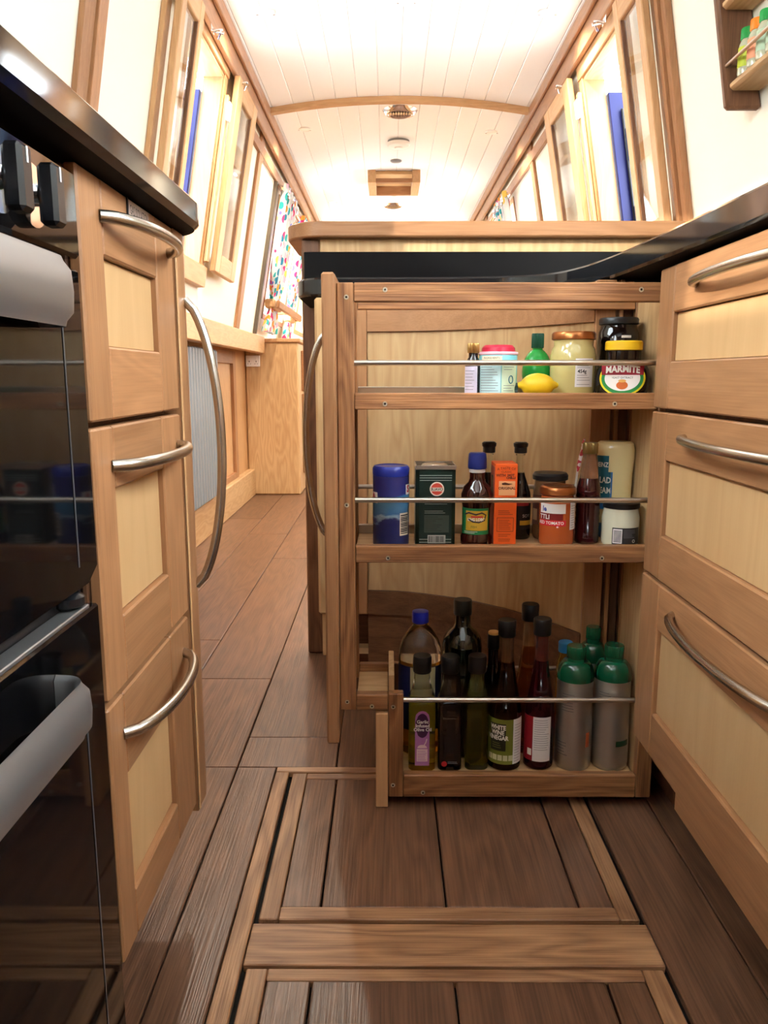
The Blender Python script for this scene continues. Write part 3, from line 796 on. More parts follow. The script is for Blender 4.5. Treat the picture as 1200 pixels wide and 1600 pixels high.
# move the backing behind the frame by building it 12 mm further back
me = door.data
for v in me.vertices:
    v.co.x += 0.010; v.co.y += 0.011
def shift(path, d):
    out = []
    for i in range(len(path)):
        a = Vector(path[max(i-1,0)]); c = Vector(path[min(i+1,len(path)-1)]); tt = (c-a).normalized()
        out.append(tuple(Vector(path[i]) + Vector((-tt.y, tt.x))*d))
    return out
obj('panel', B().strip(shift(dcs, 0.006), 0.0055, 0.262, 0.834), ash('z'), door)
obj('door_rail', B().strip(dcs, 0.0115, 0.8345, 0.902), oak('x'), door)
obj('door_rail', B().strip(dcs, 0.0115, 0.206, 0.2615), walnut('x'), door)
obj('curved_plinth', B().strip(shift(dcs, 0.004), 0.012, 0.0, 0.205), walnut('x'), t)
obj('stile', B().box(-0.125, -0.0445, 1.69, 1.71, 0.206, 0.905), oak('z'), t)
obj('end_stile', B().box(-0.156, -0.1255, 1.688, 1.71, 0.206, 0.905, 0.005), ash('z'), t)
obj('end_plinth', B().box(-0.13, -0.0445, 1.75, 1.765, 0.0, 0.205), walnut('x'), t)
obj('corner_post', B().box(0.3645, 0.399, 1.389, 1.41, 0.10, 0.905), oak('z'), t)
obj('corner_post', B().box(0.404, 0.412, 1.385, 1.41, 0.10, 0.905), oak('z'), t)
obj('corner_post', B().box(0.416, 0.432, 1.400, 1.42, 0.10, 0.905), walnut('z'), t)
obj('cabinet_side', B().box(0.50, 0.52, 1.245, 1.98, 0.0, 0.905, 0.001), walnut('z'), t)
obj('end_panel', B().box(-0.150, -0.135, 1.7105, 1.97, 0.10, 0.905, 0.001), ash('z'), t)
obj('back_board', B().box(-0.134, 0.498, 1.955, 1.97, 0.05, 0.905, 0.001), ash('z'), t)
obj('floor_board', B().box(-0.134, 0.498, 1.72, 1.954, 0.10, 0.115, 0.001), ash('x'), t)

# ------------------------------------------------------------------ breakfast bar
t = thing('breakfast_bar', 'raised oak breakfast bar with rounded end behind the black upstand', 'bar', (0.3, 2.1, 0))
bp_ = [(0.845, 1.962)] + arc(-0.160, 2.054, 0.092, -PI/2, -PI, 10) + arc(-0.160, 2.25, 0.092, -PI, -PI*1.5, 10) + [(0.845, 2.342)]
obj('bar_top', B().prism(bp_, 1.075, 1.111, 0.003), oak('x'), t)
obj('bar_panel', B().box(-0.168, 0.845, 1.996, 2.015, 0.10, 1.0745), ash('z'), t)
obj('bar_post', B().box(-0.214, -0.1685, 1.9925, 2.045, 0.0, 1.0745, 0.004), walnut('z'), t)
obj('bar_rail', B().box(-0.168, 0.845, 2.0155, 2.035, 0.0, 0.12), walnut('x'), t)

# ------------------------------------------------------------------ pull-out larder rack
t = thing('larder_rack', 'three shelf oak pull-out larder rack standing open with bottles and jars', 'rack', (0.15, 1.3, 0.02))
YF, YK = 1.235, 1.390       # front and back planes
fp = obj('front_panel', B().box(-0.1005, -0.080, 1.205, 1.42, 0.133, 0.895, 0.003), oak('z'), t)
obj('bow_handle', bow('z', 0.812, 0.468, (-0.0995, 1.30), -0.038, 0.0058, 30, 0.62), M_bronze, fp)
for (y0, y1) in ((YF, YF+0.018), (YK-0.014, YK)):
    fr_ = y0 == YF
    obj('frame_post', B().box(-0.0795, -0.053, y0, y1, 0.180, 0.883), grainy('z'), t)
    obj('frame_beam', B().box(-0.0525, 0.429, y0, y1, 0.854, 0.883), grainy('x'), t)
    if fr_:
        obj('shelf_edge', B().box(-0.0525, 0.429, y0, y1, 0.688, 0.714), grainy('x'), t)
        obj('shelf_edge', B().box(-0.0525, 0.429, y0, y1, 0.438, 0.466), grainy('x'), t)
    else:
        obj('back_strip', B().box(-0.0525, 0.429, y0+0.004, y1, 0.700, 0.722, 0.001), M_steel, t)
        obj('back_strip', B().box(-0.0525, 0.429, y0+0.004, y1, 0.449, 0.474, 0.001), M_steel, t)
    obj('step_edge', B().box(-0.0525, 0.0015, y0, y1, 0.180, 0.208), grainy('x'), t)
    obj('lower_post', B().box(0.002, 0.0275, y0, y1, 0.0195, 0.2095), grainy('z'), t)
    obj('lower_edge', B().box(0.028, 0.4295, y0, y1, 0.0195, 0.0605), grainy('x'), t)
    obj('end_post', B().box(0.430, 0.456, y0, y1, 0.0195, 0.883), grainy('z'), t)
obj('shelf', B().box(-0.0525, 0.429, YF+0.0185, YK-0.0105, 0.694, 0.7065, 0.001), ash('x'), t)
obj('shelf', B().box(-0.0525, 0.429, YF+0.0185, YK-0.0105, 0.444, 0.4580, 0.001), ash('x'), t)
obj('shelf', B().box(0.028, 0.4295, YF+0.0185, YK-0.0145, 0.040, 0.0550, 0.001), ash('x'), t)
obj('step_shelf', B().box(-0.0525, 0.0015, YF+0.0185, YK-0.0145, 0.184, 0.194, 0.001), ash('x'), t)
obj('step_riser', B().box(0.0025, 0.012, YF+0.0185, YK-0.0145, 0.056, 0.235, 0.001), ash('z'), t)
obj('end_panel', B().box(0.432, 0.452, YF+0.0185, YK-0.0145, 0.03, 0.88, 0.001), ash('z'), t)
for z, x0 in ((0.761, -0.0528), (0.541, -0.0528), (0.195, 0.0278)):
    obj('guard_rail', B().tube([(x0, YF+0.009, z), (0.4297, YF+0.009, z)], 0.0044, 12), M_steel, t)
    obj('guard_rail', B().tube([(x0, YK-0.005, z+0.002), (0.4297, YK-0.005, z+0.002)], 0.0044, 12), M_steel, t)
obj('kickboard', B().box(-0.0195, 0.0012, 1.232, 1.40, 0.002, 0.1745, 0.001), pale('z'), t)
for sx, sz in ((-0.064, 0.861), (-0.004, 0.872), (0.392, 0.872), (-0.004, 0.697), (0.360, 0.697), (-0.066, 0.534), (0.001, 0.446), (0.352, 0.446), (-0.068, 0.195), (-0.026, 0.187), (0.010, 0.186), (0.010, 0.042), (0.062, 0.028), (0.436, 0.30)):
    s_ = obj('screw', B().tube([(sx, YF-0.0008, sz), (sx, YF+0.002, sz)], 0.0038, 14), M_screw, t)
    obj('screw_slot', B().tube([(sx, YF-0.0011, sz), (sx, YF-0.0005, sz)], 0.0016, 6), M_blackplastic, s_)

# ------------------------------------------------------------------ writing
FONT_N = 0
def text(parent, s, size, z, r=None, mat=None, cx=0.0, y=None, flatx=1.0, face='-y', sy=1.0, wave=0.0, pos=None, stretch=1.0, bold=0.0):
    # raised lettering as a mesh: bent round radius r, or flat at depth y, or on an x face
    cu = bpy.data.curves.new('lettering', 'FONT'); cu.body = s; cu.size = size; cu.align_x = 'CENTER'; cu.align_y = 'CENTER'
    cu.resolution_u = 2; cu.offset = bold; cu.space_line = 0.85
    tmp = bpy.data.objects.new('lettering', cu)
    me = bpy.data.meshes.new_from_object(tmp)
    bpy.data.objects.remove(tmp)
    bm = bmesh.new(); bm.from_mesh(me)
    o0 = LOC.get(parent.name, Vector((0,0,0)))
    if r is not None:
        bmesh.ops.subdivide_edges(bm, edges=[e for e in bm.edges if e.calc_length() > size*0.4], cuts=1)
    for v in bm.verts:
        tx, tz = v.co.x*stretch, v.co.y
        if r is not None:
            a = cx + tx/r
            v.co = Vector((r*math.sin(a), -r*math.cos(a)*sy, z + tz + wave*math.cos(tx/r*1.8)))
        elif face == '-y':
            v.co = Vector((cx + tx, y, z + tz + wave*math.cos(tx/size)))
        else:
            v.co = Vector((pos[0], pos[1] + (tx if face == '+x' else -tx), pos[2] + tz))
        v.co -= o0
    bm.to_mesh(me); bm.free()
    me.materials.clear(); me.materials.append(mat)
    for p in me.polygons: p.material_index = 0
    o = bpy.data.objects.new('lettering', me); C.objects.link(o); o.parent = parent; LOC[o.name] = o0
    return o
INK_W = plain('ink_white', srgb(236,234,226), 0.5)
INK_K = plain('ink_black', srgb(24,24,26), 0.5)
INK_G = plain('ink_grey', srgb(110,112,116), 0.5)
INK_R = plain('ink_red', srgb(196,36,44), 0.5)
obj('plate_edge', B().box(FL+0.0003, FL+0.0018, 0.8185, 0.8215, 0.8955, 0.918, 0), INK_K, bpy.data.objects['lettered_plate'])
text(bpy.data.objects['lettered_plate'], 'GAS ISOLATION', 0.0135, 0, None, INK_K, face='+x', pos=(FL+0.0016, 0.856, 0.9075), stretch=0.62)
lines_n = 0
def print_lines(parent, r, a0, a1, zs, mat, h=0.0007, sy=1.0, jag=0.35, flat=None):
    b = B()
    for z in zs:
        e = a1 - (a1-a0)*random.random()*jag
        if flat is None: b.patch(r, a0, e, z-h/2, z+h/2, 6, sy, 0.0002)
        else: b.box(a0, e, flat-0.0003, flat, z-h/2, z+h/2, 0)
    o = obj('print_lines', b, mat, parent, smooth=False); o['kind'] = 'stuff'; return o
def barcode(parent, r, a0, a1, z0, z1, flat=None, sy=1.0):
    b = B(); u = 0.04
    while u < 0.94:
        w = random.choice((0.02, 0.035, 0.05))
        p, q = a0+(a1-a0)*u, a0+(a1-a0)*min(u+w, 0.97)
        if flat is None: b.patch(r, p, q, z0, z1, 2, sy, 0.0002)
        else: b.box(p, q, flat-0.0003, flat, z0, z1, 0)
        u += w + random.choice((0.025, 0.04))
    o = obj('barcode', b, INK_K, parent, smooth=False); o['kind'] = 'stuff'; return o
def item(name, label, cat, x, y, z, group, rz=None):
    return thing(name, label, cat, (x, y, z), -math.atan2(x, y) if rz is None else rz, group, local=True)
def ridged(r, z0, z1, n=36, amp=0.0006):
    b = B(); vs = []; fs = []; m = n*2
    prof = [(r*0.96, z0), (r, z0+0.001), (r, z1-0.002), (r*0.93, z1)]
    for rr, zz in prof:
        for k in range(m):
            a = 2*PI*k/m; q = rr - (amp if k % 2 else 0)
            vs.append((q*math.cos(a), q*math.sin(a), zz))
    for i in range(len(prof)-1):
        for k in range(m):
            k2 = (k+1) % m; fs.append((i*m+k, i*m+k2, (i+1)*m+k2, (i+1)*m+k))
    fs.append(tuple(range(m-1,-1,-1))); fs.append(tuple((len(prof)-1)*m+k for k in range(m)))
    return b.add(vs, fs)
def liquid(name, col, rough=0.05): return plain(name, col, rough, trans=0.9, ior=1.36)
G_clear = plain('clear_glass', srgb(226,230,226), 0.03, trans=1.0, ior=1.3)
CAPK = plain('cap_black', srgb(22,23,26), 0.35)
GOLD = plain('gold_cap', srgb(176,140,84), 0.3, 0.9)
COPPER = plain('copper_lid', srgb(176,112,66), 0.28, 0.9)
S1, S2, S3 = 0.7068, 0.4583, 0.0553
G1, G2, G3 = 'jars and bottles on the top shelf of the rack', 'packets and bottles on the middle shelf of the rack', 'bottles on the bottom shelf of the rack'

# ---- top shelf
k = item('flavouring_bottle', 'small dark bottle with gold cap and pale label, first on the top shelf', 'bottle', 0.140, 1.285, S1, G1)
obj('bottle_body', B().lathe([(0.011,0),(0.013,0.002),(0.013,0.050),(0.011,0.058),(0.0075,0.064),(0.0075,0.072)], 24), plain('dark_brown_glass', srgb(24,14,14), 0.06, spec=0.7), k)
obj('cap', ridged(0.0098, 0.0705, 0.086), GOLD, k)
lb = obj('paper_label', B().patch(0.0132, -1.3, 0.55, 0.003, 0.049), plain('lilac_label', srgb(214,206,226), 0.6), k)
print_lines(lb, 0.0137, -1.1, 0.2, [0.012+0.005*i for i in range(7)], INK_G)
k = item('drum_tin', 'round teal and white printed tub with red lid behind the front rail', 'tin', 0.181, 1.287, S1, G1)
obj('tub_body', B().lathe([(0.030,0),(0.031,0.002),(0.031,0.066),(0.0305,0.067)], 36), plain('teal_tub', srgb(120,196,204), 0.4), k)
obj('tub_rim', B().lathe([(0.0312,0.0672),(0.0322,0.069),(0.0318,0.072),(0.028,0.0725)], 36), plain('pink_rim', srgb(232,186,200), 0.35), k)
obj('lid', B().lathe([(0.0275,0.0727),(0.0265,0.079),(0.0225,0.083),(0.02,0.0832)], 36), plain('crimson_lid', srgb(190,32,62), 0.35), k)
l1 = obj('printed_panel', B().patch(0.0313, -1.25, 0.15, 0.001, 0.056), plain('pale_blue_print', srgb(196,228,232), 0.5), k)
l2 = obj('printed_panel', B().patch(0.0313, 0.2, 1.15, 0.001, 0.056), plain('pale_green_print', srgb(206,226,196), 0.5), k)
l3 = obj('printed_panel', B().patch(0.0313, -0.95, 0.2, 0.058, 0.0655), plain('cream_print', srgb(236,228,196), 0.5), k)
print_lines(l1, 0.0319, -1.0, 0.05, [0.006+0.0042*i for i in range(11)], INK_G)
print_lines(l2, 0.0319, 0.3, 1.0, [0.006+0.0042*i for i in range(4)] + [0.044, 0.048], INK_G)
text(l3, 'INGREDIENTS', 0.0045, 0.062, 0.0321, INK_K, cx=-0.35)
rg = [(0.032*math.sin(0.72+0.13*math.cos(a*PI/9)), -0.032*math.cos(0.72+0.13*math.cos(a*PI/9)), 0.028+0.006*math.sin(a*PI/9)) for a in range(19)]
obj('ring_emblem', B().tube(rg, 0.0008, 6, cap=False), plain('deep_teal', srgb(20,110,130), 0.5), l2)
k = item('lime_juice_bottle', 'round green lime juice bottle with dark green cap behind the lemon', 'bottle', 0.256, 1.346, S1, G1)
pr = [(0.012,0.0)] + [(0.0245*math.cos(a)+0.0008, 0.040+0.040*math.sin(a)) for a in [(-1.2 + 2.45*i/14) for i in range(15)]] + [(0.0085, 0.081)]
obj('bottle_body', B().lathe(pr, 32), plain('lime_green', srgb(24,140,52), 0.25), k)
obj('cap', ridged(0.0105, 0.0805, 0.105), plain('bottle_green', srgb(10,70,50), 0.35), k)
k = item('lemon_squeezer', 'yellow plastic lemon lying on its side with dark green cap', 'bottle', 0.244, 1.272, S1+0.0192, G1, rz=0.0)
lp = [(0.0, -0.033), (0.004, -0.032)] + [(0.019*math.sin(a), -0.028*math.cos(a)) for a in [0.35+2.4*i/14 for i in range(15)]] + [(0.005, 0.0295), (0.003, 0.033), (0.0, 0.034)]
vb = B(); tmp_ = B().lathe(lp, 28); vb.v = [(p[2], p[1], p[0]) for p in tmp_.v]; vb.f = tmp_.f
lm = bpy.data.materials.new('lemon_skin'); lm.use_nodes = True
_p = lm.node_tree.nodes['Principled BSDF']; _p.inputs['Base Color'].default_value = srgb(236,196,26); _p.inputs['Roughness'].default_value = 0.42
_n = lm.node_tree.nodes.new('ShaderNodeTexNoise'); _n.inputs['Scale'].default_value = 420; _b = lm.node_tree.nodes.new('ShaderNodeBump'); _b.inputs['Strength'].default_value = 0.25; _b.inputs['Distance'].default_value = 0.0008
lm.node_tree.links.new(_n.outputs['Fac'], _b.inputs['Height']); lm.node_tree.links.new(_b.outputs[0], _p.inputs['Normal'])
obj('lemon_body', vb, lm, k)
cp = ridged(0.011, 0.0, 0.020); cb2 = B(); cb2.v = [(-p[2]-0.0325, p[1]+0.006, p[0]-0.007) for p in cp.v]; cb2.f = cp.f
obj('cap', cb2, plain('dark_green_cap', srgb(8,52,40), 0.3), k)
k = item('preserve_jar', 'pale yellow preserve jar with copper lid beside the green lime bottle', 'jar', 0.310, 1.316, S1, G1)
obj('jar_body', B().lathe([(0.030,0),(0.036,0.004),(0.0375,0.012),(0.0375,0.066),(0.035,0.078),(0.032,0.083),(0.0325,0.092)], 40), plain('pale_curd', srgb(196,182,120), 0.12, spec=0.6, coat=0.5), k)
obj('lid', B().lathe([(0.033,0.0923),(0.036,0.0935),(0.0362,0.102),(0.034,0.1055),(0.025,0.106)], 40), COPPER, k)
lb = obj('paper_label', B().patch(0.0377, 0.12, 1.0, 0.016, 0.062), plain('white_label', srgb(226,224,224), 0.6), k)
print_lines(lb, 0.0383, 0.2, 0.85, [0.020, 0.027, 0.031, 0.035, 0.047, 0.050, 0.054, 0.058], INK_G)
text(lb, '454g', 0.008, 0.041, 0.0384, INK_K, cx=0.42, bold=0.0002)
k = item('pickle_jar', 'dark jar with black lid standing behind the yellow lidded jar', 'jar', 0.391, 1.341, S1, G1)
obj('jar_body', B().lathe([(0.030,0),(0.0345,0.004),(0.0352,0.012),(0.0352,0.090),(0.033,0.106),(0.030,0.112),(0.030,0.118)], 40), plain('near_black_jar', srgb(14,10,12), 0.06, spec=0.7), k)
obj('lid', B().lathe([(0.030,0.1183),(0.0325,0.1195),(0.0328,0.127),(0.031,0.130),(0.022,0.1305)], 40), CAPK, k)
obj('paper_label', B().patch(0.0354, 0.15, 0.62, 0.096, 0.100), plain('white_label', srgb(226,224,224), 0.6), k)
k = item('yeast_extract_jar', 'squat black spread jar with yellow lid and oval label', 'jar', 0.383, 1.2785, S1, G1)
spd = plain('spread_black', srgb(10,6,6), 0.05, spec=0.7)
obj('jar_body', B().lathe([(0.030,0),(0.038,0.003),(0.0425,0.014),(0.0435,0.030),(0.041,0.044),(0.034,0.055),(0.0275,0.060),(0.0275,0.074)], 44, sy=0.56), spd, k)
obj('lid', ridged(0.0295, 0.0745, 0.0895, 50, 0.0004), plain('yellow_lid', srgb(232,184,28), 0.4), k).scale = (1, 0.76, 1)
def oval(b, rx, rz, zc, rj, th0, n=40, sy=0.56, cut=None, cz=0.0):
    # a curved oval sticker wrapped on the jar
    vs = [(0, -(rj+th0)*sy, zc)]
    for i in range(1, 5):
        for q in range(n):
            a = 2*PI*q/n
            X = rx*i/4*math.cos(a); Z = zc + rz*i/4*math.sin(a)
            if cut: Z = max(cut[0], min(cut[1], Z))
            vs.append((X, -(math.sqrt(max((rj+th0)**2 - X*X, 0)))*sy, Z))
    fs = [(0, 1+q, 1+(q+1) % n) for q in range(n)]
    for i in range(3):
        for q in range(n):
            fs.append((1+i*n+q, 1+(i+1)*n+q, 1+(i+1)*n+(q+1) % n, 1+i*n+(q+1) % n))
    return b.add(vs, fs)
RJ = 0.0437
lab = obj('oval_label', oval(B(), 0.0355, 0.0285, 0.0300, RJ, 0.0003), plain('label_yellow', srgb(240,214,40), 0.45), k)
obj('green_band', oval(B(), 0.0325, 0.0255, 0.0300, RJ, 0.0007), plain('label_green', srgb(40,140,70), 0.45), lab)
obj('white_field', oval(B(), 0.0275, 0.020, 0.0300, RJ, 0.0011), plain('label_white', srgb(240,236,232), 0.45), lab)
obj('red_banner', B().patch(RJ+0.0014, -0.80, 0.80, 0.0355, 0.051, 18, 0.56, 0.0003), plain('label_red', srgb(150,26,44), 0.45), lab)
text(lab, 'MARMITE', 0.0145, 0.041, RJ+0.0021, INK_W, sy=0.56, wave=0.0035, bold=0.0006, stretch=0.92)
text(lab, 'YEAST EXTRACT', 0.0045, 0.030, RJ+0.0015, INK_K, sy=0.56, wave=0.001)
pot = obj('pot_picture', oval(B(), 0.009, 0.0065, 0.019, RJ, 0.0015), plain('pot_orange', srgb(206,104,44), 0.5), lab)
obj('pot_picture', oval(B(), 0.006, 0.0025, 0.026, RJ, 0.0018), plain('pot_tan', srgb(226,170,90), 0.5), lab)

# ---- middle shelf
def sea_mat():
    m = bpy.data.materials.new('sea_print'); m.use_nodes = True
    nt = m.node_tree; N = nt.nodes; L = nt.links; p = N['Principled BSDF']; p.inputs['Roughness'].default_value = 0.35
    tc = N.new('ShaderNodeTexCoord'); sp = N.new('ShaderNodeSeparateXYZ'); L.new(tc.outputs['Object'], sp.inputs[0])
    mp = N.new('ShaderNodeMapping'); mp.inputs['Scale'].default_value = (22, 22, 55); L.new(tc.outputs['Object'], mp.inputs['Vector'])
    nz = N.new('ShaderNodeTexNoise'); nz.inputs['Scale'].default_value = 1.0; nz.inputs['Detail'].default_value = 4; L.new(mp.outputs[0], nz.inputs['Vector'])
    ad = N.new('ShaderNodeMath'); ad.operation = 'MULTIPLY_ADD'; ad.inputs[1].default_value = 0.05; L.new(nz.outputs['Fac'], ad.inputs[0]); L.new(sp.outputs['Z'], ad.inputs[2])
    mr = N.new('ShaderNodeMapRange'); mr.inputs['From Min'].default_value = 0.02; mr.inputs['From Max'].default_value = 0.16; L.new(ad.outputs[0], mr.inputs['Value'])
    rp = N.new('ShaderNodeValToRGB'); e = rp.color_ramp.elements
    e[0].color = srgb(30,44,100); e[0].position = 0.0; e[1].color = srgb(36,34,92); e[1].position = 1.0
    for pos, c in ((0.34, srgb(34,40,92)), (0.38, srgb(150,180,200)), (0.42, srgb(60,110,160)), (0.62, srgb(90,150,190)), (0.66, srgb(60,130,180)), (0.70, srgb(40,44,110))):
        q = e.new(pos); q.color = c
    L.new(mr.outputs[0], rp.inputs[0]); L.new(rp.outputs[0], p.inputs['Base Color'])
    return m
k = item('salt_drum', 'blue salt drum with a sea picture, first on the middle shelf', 'tub', 0.006, 1.2855, S2, G2)
obj('drum_body', B().lathe([(0.0295,0),(0.0305,0.002),(0.0305,0.118),(0.030,0.1185)], 40), sea_mat(), k)
obj('lid', B().lathe([(0.0302,0.1187),(0.0308,0.121),(0.0308,0.131),(0.028,0.135),(0.026,0.1335),(0.024,0.1335)], 40), plain('royal_blue', srgb(32,48,140), 0.3), k)
l1 = obj('white_patch', B().patch(0.0307, -1.5, -0.82, 0.074, 0.092), plain('label_white', srgb(240,236,232), 0.45), k)
l2 = obj('white_patch', B().patch(0.0307, 0.92, 1.5, 0.088, 0.105), plain('label_white', srgb(240,236,232), 0.45), k)
text(l1, 'A', 0.020, 0.083, 0.0313, INK_R, cx=-1.15, bold=0.0006)
text(l2, 'S', 0.016, 0.097, 0.0313, INK_R, cx=1.12, bold=0.0006)
l3 = obj('barcode_patch', B().patch(0.0307, 0.5, 1.15, 0.020, 0.058), plain('label_cream', srgb(222,212,190), 0.5), k)
b = B()
for i in range(11): b.patch(0.0311, 0.55, 1.1, 0.023+0.003*i, 0.0245+0.003*i + (0.0006 if i % 3 else 0), 5, 1.0, 0.0002)
obj('barcode', b, INK_K, l3)['kind'] = 'stuff'
k = item('oil_tin', 'dark green square tin with round red and white badge', 'tin', 0.0795, 1.2905, S2, G2, rz=0.0)
tg = plain('tin_green', srgb(22,40,34), 0.3, 0.2)
tinp = [(-0.027,-0.033),(0.027,-0.033),(0.033,-0.027),(0.033,0.027),(0.027,0.033),(-0.027,0.033),(-0.033,0.027),(-0.033,-0.027)]
sq = [(-0.0325,-0.0345),(0.0325,-0.0345),(0.0325,0.0345),(-0.0325,0.0345)]
obj('tin_body', B().prism(tinp, 0.002, 0.131, 0.0012), tg, k)
obj('bottom_rim', B().prism([(x*1.02, y*1.02) for x, y in tinp], 0, 0.0045, 0.001), M_steel, k)
rim = B(); 
for x0,x1,y0,y1 in ((-0.0335,0.0335,-0.0345,-0.0322),(-0.0335,0.0335,0.0322,0.0345),(-0.0335,-0.0312,-0.0322,0.0322),(0.0312,0.0335,-0.0322,0.0322)): rim.box(x0,x1,y0,y1,0.1312,0.138,0.0006)
obj('tin_rim', rim, M_steel, k)
obj('pour_lid', B().lathe([(0.022,0.1312),(0.022,0.1355),(0.019,0.137)], 28, 0, 0.004), M_steel, k)
FZ = -0.0331
obj('silver_lines', B().box(-0.0265,0.0265,FZ-0.0004,FZ,0.121,0.1217,0).box(-0.0265,0.0265,FZ-0.0004,FZ,0.117,0.1177,0).box(-0.0265,0.0265,FZ-0.0004,FZ,0.113,0.1135,0).box(-0.0265,0.0265,FZ-0.0004,FZ,0.014,0.0147,0).box(-0.0265,0.0265,FZ-0.0004,FZ,0.009,0.0097,0), plain('line_silver', srgb(170,180,172), 0.4), k)
bd = obj('round_badge', B().tube([(0.002, FZ, 0.099), (0.002, FZ-0.0006, 0.099)], 0.0118, 28), plain('badge_white', srgb(222,206,190), 0.5), k)
obj('badge_disc', B().tube([(0.002, FZ-0.0006, 0.099), (0.002, FZ-0.001, 0.099)], 0.0098, 24), plain('badge_red', srgb(196,62,44), 0.5), bd)
obj('badge_band', B().box(-0.0075,0.0115,FZ-0.0013,FZ-0.001,0.0955,0.1015,0), plain('badge_white', srgb(222,206,190), 0.5), bd)
text(bd, 'SUAVO', 0.0062, 0.0985, None, INK_K, cx=0.002, y=FZ-0.0016, bold=0.0002)
print_lines(k, 0, -0.018, 0.022, [0.084, 0.081, 0.0775, 0.074, 0.062, 0.059], plain('line_silver', srgb(170,180,172), 0.4), 0.0006, flat=FZ)
pnl = obj('nutrition_panel', B().box(-0.0185,0.0225,FZ-0.0004,FZ,0.026,0.055,0), plain('panel_dark', srgb(58,70,62), 0.5), k)
print_lines(pnl, 0, -0.017, 0.018, [0.029+0.0033*i for i in range(8)], INK_K, 0.0007, jag=0.7, flat=FZ-0.0005)
bc = obj('barcode_patch', B().box(-0.0125,0.017,FZ-0.0004,FZ,0.008,0.0215,0), plain('barcode_grey', srgb(178,178,172), 0.5), k)
barcode(bc, 0, -0.012, 0.0165, 0.0095, 0.020, flat=FZ-0.0005)
k = item('fish_sauce_bottle', 'small dark sauce bottle with blue cap and green dragon style label', 'bottle', 0.150, 1.2815, S2, G2)
k['label'] = 'small dark red sauce bottle with blue cap and green label'
obj('bottle_body', B().lathe([(0.023,0),(0.0262,0.003),(0.0262,0.016),(0.0235,0.022),(0.0225,0.050),(0.0232,0.064),(0.0262,0.078),(0.0262,0.088),(0.022,0.100),(0.0145,0.108),(0.0125,0.114),(0.0125,0.124)], 36), plain('sauce_red_brown', srgb(44,14,10), 0.05, spec=0.7, coat=0.3), k)
obj('neck_ring', B().lathe([(0.0132,0.1242),(0.0136,0.126),(0.0132,0.130)], 24), plain('ring_white', srgb(210,206,200), 0.4), k)
obj('cap', B().lathe([(0.0150,0.1303),(0.0158,0.132),(0.0155,0.146),(0.0145,0.155),(0.0125,0.157)], 28), plain('cap_navy', srgb(30,42,110), 0.35), k)
lb = obj('paper_label', B().patch(0.0240, -1.3, 1.0, 0.022, 0.066), plain('label_leaf', srgb(20,120,70), 0.45), k)
obj('gold_field', B().patch(0.0246, -0.75, 0.85, 0.029, 0.062), plain('label_gold', srgb(200,160,50), 0.45), lb)
sn = [( -0.0005+0.0246*math.sin(a), -0.0252*math.cos(a), z_) for a, z_ in ((-0.8,0.056),(-0.5,0.059),(0.0,0.056),(0.4,0.059),(0.7,0.055),(0.6,0.046),(0.2,0.043),(-0.2,0.044),(-0.5,0.048))]
obj('swirl_emblem', B().tube(sn, 0.0014, 8), plain('label_dark', srgb(50,34,40), 0.5), lb)
obj('red_wedge', B().patch(0.0250, -0.35, 0.45, 0.051, 0.0535), INK_R, lb)
text(lb, 'LING LOBO', 0.0068, 0.0475, 0.0256, INK_W, bold=0.0002, stretch=0.85)
text(lb, 'FISH', 0.0055, 0.035, 0.0252, plain('ink_green', srgb(20,90,50), 0.5), cx=-0.15)
print_lines(lb, 0.0246, -0.9, 0.3, [0.0245, 0.0268], INK_W, 0.0006)
k = item('sauce_carton', 'tall orange printed sauce carton with pink side', 'box', 0.1965, 1.293, S2, G2, rz=0.0)
og = plain('carton_orange', srgb(232,92,26), 0.55)
obj('carton', B().box(-0.0185, 0.0185, -0.027, 0.025, 0, 0.1395, 0.0008), og, k)
obj('side_print', B().box(-0.0191, -0.0187, -0.024, 0.022, 0.004, 0.134, 0), plain('side_red', srgb(170,70,60), 0.55), k)
obj('side_picture', B().box(-0.0196, -0.0192, -0.008, 0.010, 0.075, 0.118, 0), plain('side_green', srgb(70,76,56), 0.55), k)
FB = -0.0271
obj('cream_window', B().box(-0.012, 0.015, FB-0.0004, FB, 0.087, 0.111, 0), plain('window_tan', srgb(226,160,110), 0.55), k)
DK = plain('carton_ink', srgb(96,36,18), 0.6)
text(k, 'A TASTE OF', 0.0058, 0.1315, None, DK, cx=0.0, y=FB-0.0006, wave=0.001)
text(k, 'CLASSIC', 0.0046, 0.1262, None, DK, cx=0.0, y=FB-0.0006)
text(k, 'WITH', 0.0060, 0.1205, None, DK, cx=-0.009, y=FB-0.0006, bold=0.0002)
text(k, 'HOT\nCHILLI', 0.0052, 0.1185, None, DK, cx=0.0075, y=FB-0.0006, bold=0.0003)
text(k, 'ORIGINAL', 0.0062, 0.099, None, DK, cx=0.0015, y=FB-0.0007, bold=0.0002)
obj('chilli_mark', B().tube([(-0.007, FB-0.001, 0.1065), (-0.002, FB-0.001, 0.1075), (0.004, FB-0.001, 0.1062), (0.010, FB-0.001, 0.1066)], [0.0012, 0.0016, 0.001, 0.0003], 8), DK, k)
print_lines(k, 0, -0.012, 0.015, [0.0935, 0.0905, 0.0875, 0.0815, 0.061, 0.058, 0.055], DK, 0.0007, flat=FB)
bx_ = B()
for x0,x1,z0,z1 in ((-0.014,0.014,0.049,0.0497),(-0.014,0.014,0.026,0.0267),(-0.014,-0.0133,0.026,0.049),(0.0133,0.014,0.026,0.049)): bx_.box(x0,x1,FB-0.0004,FB,z0,z1,0)
obj('printed_frame', bx_, DK, k)
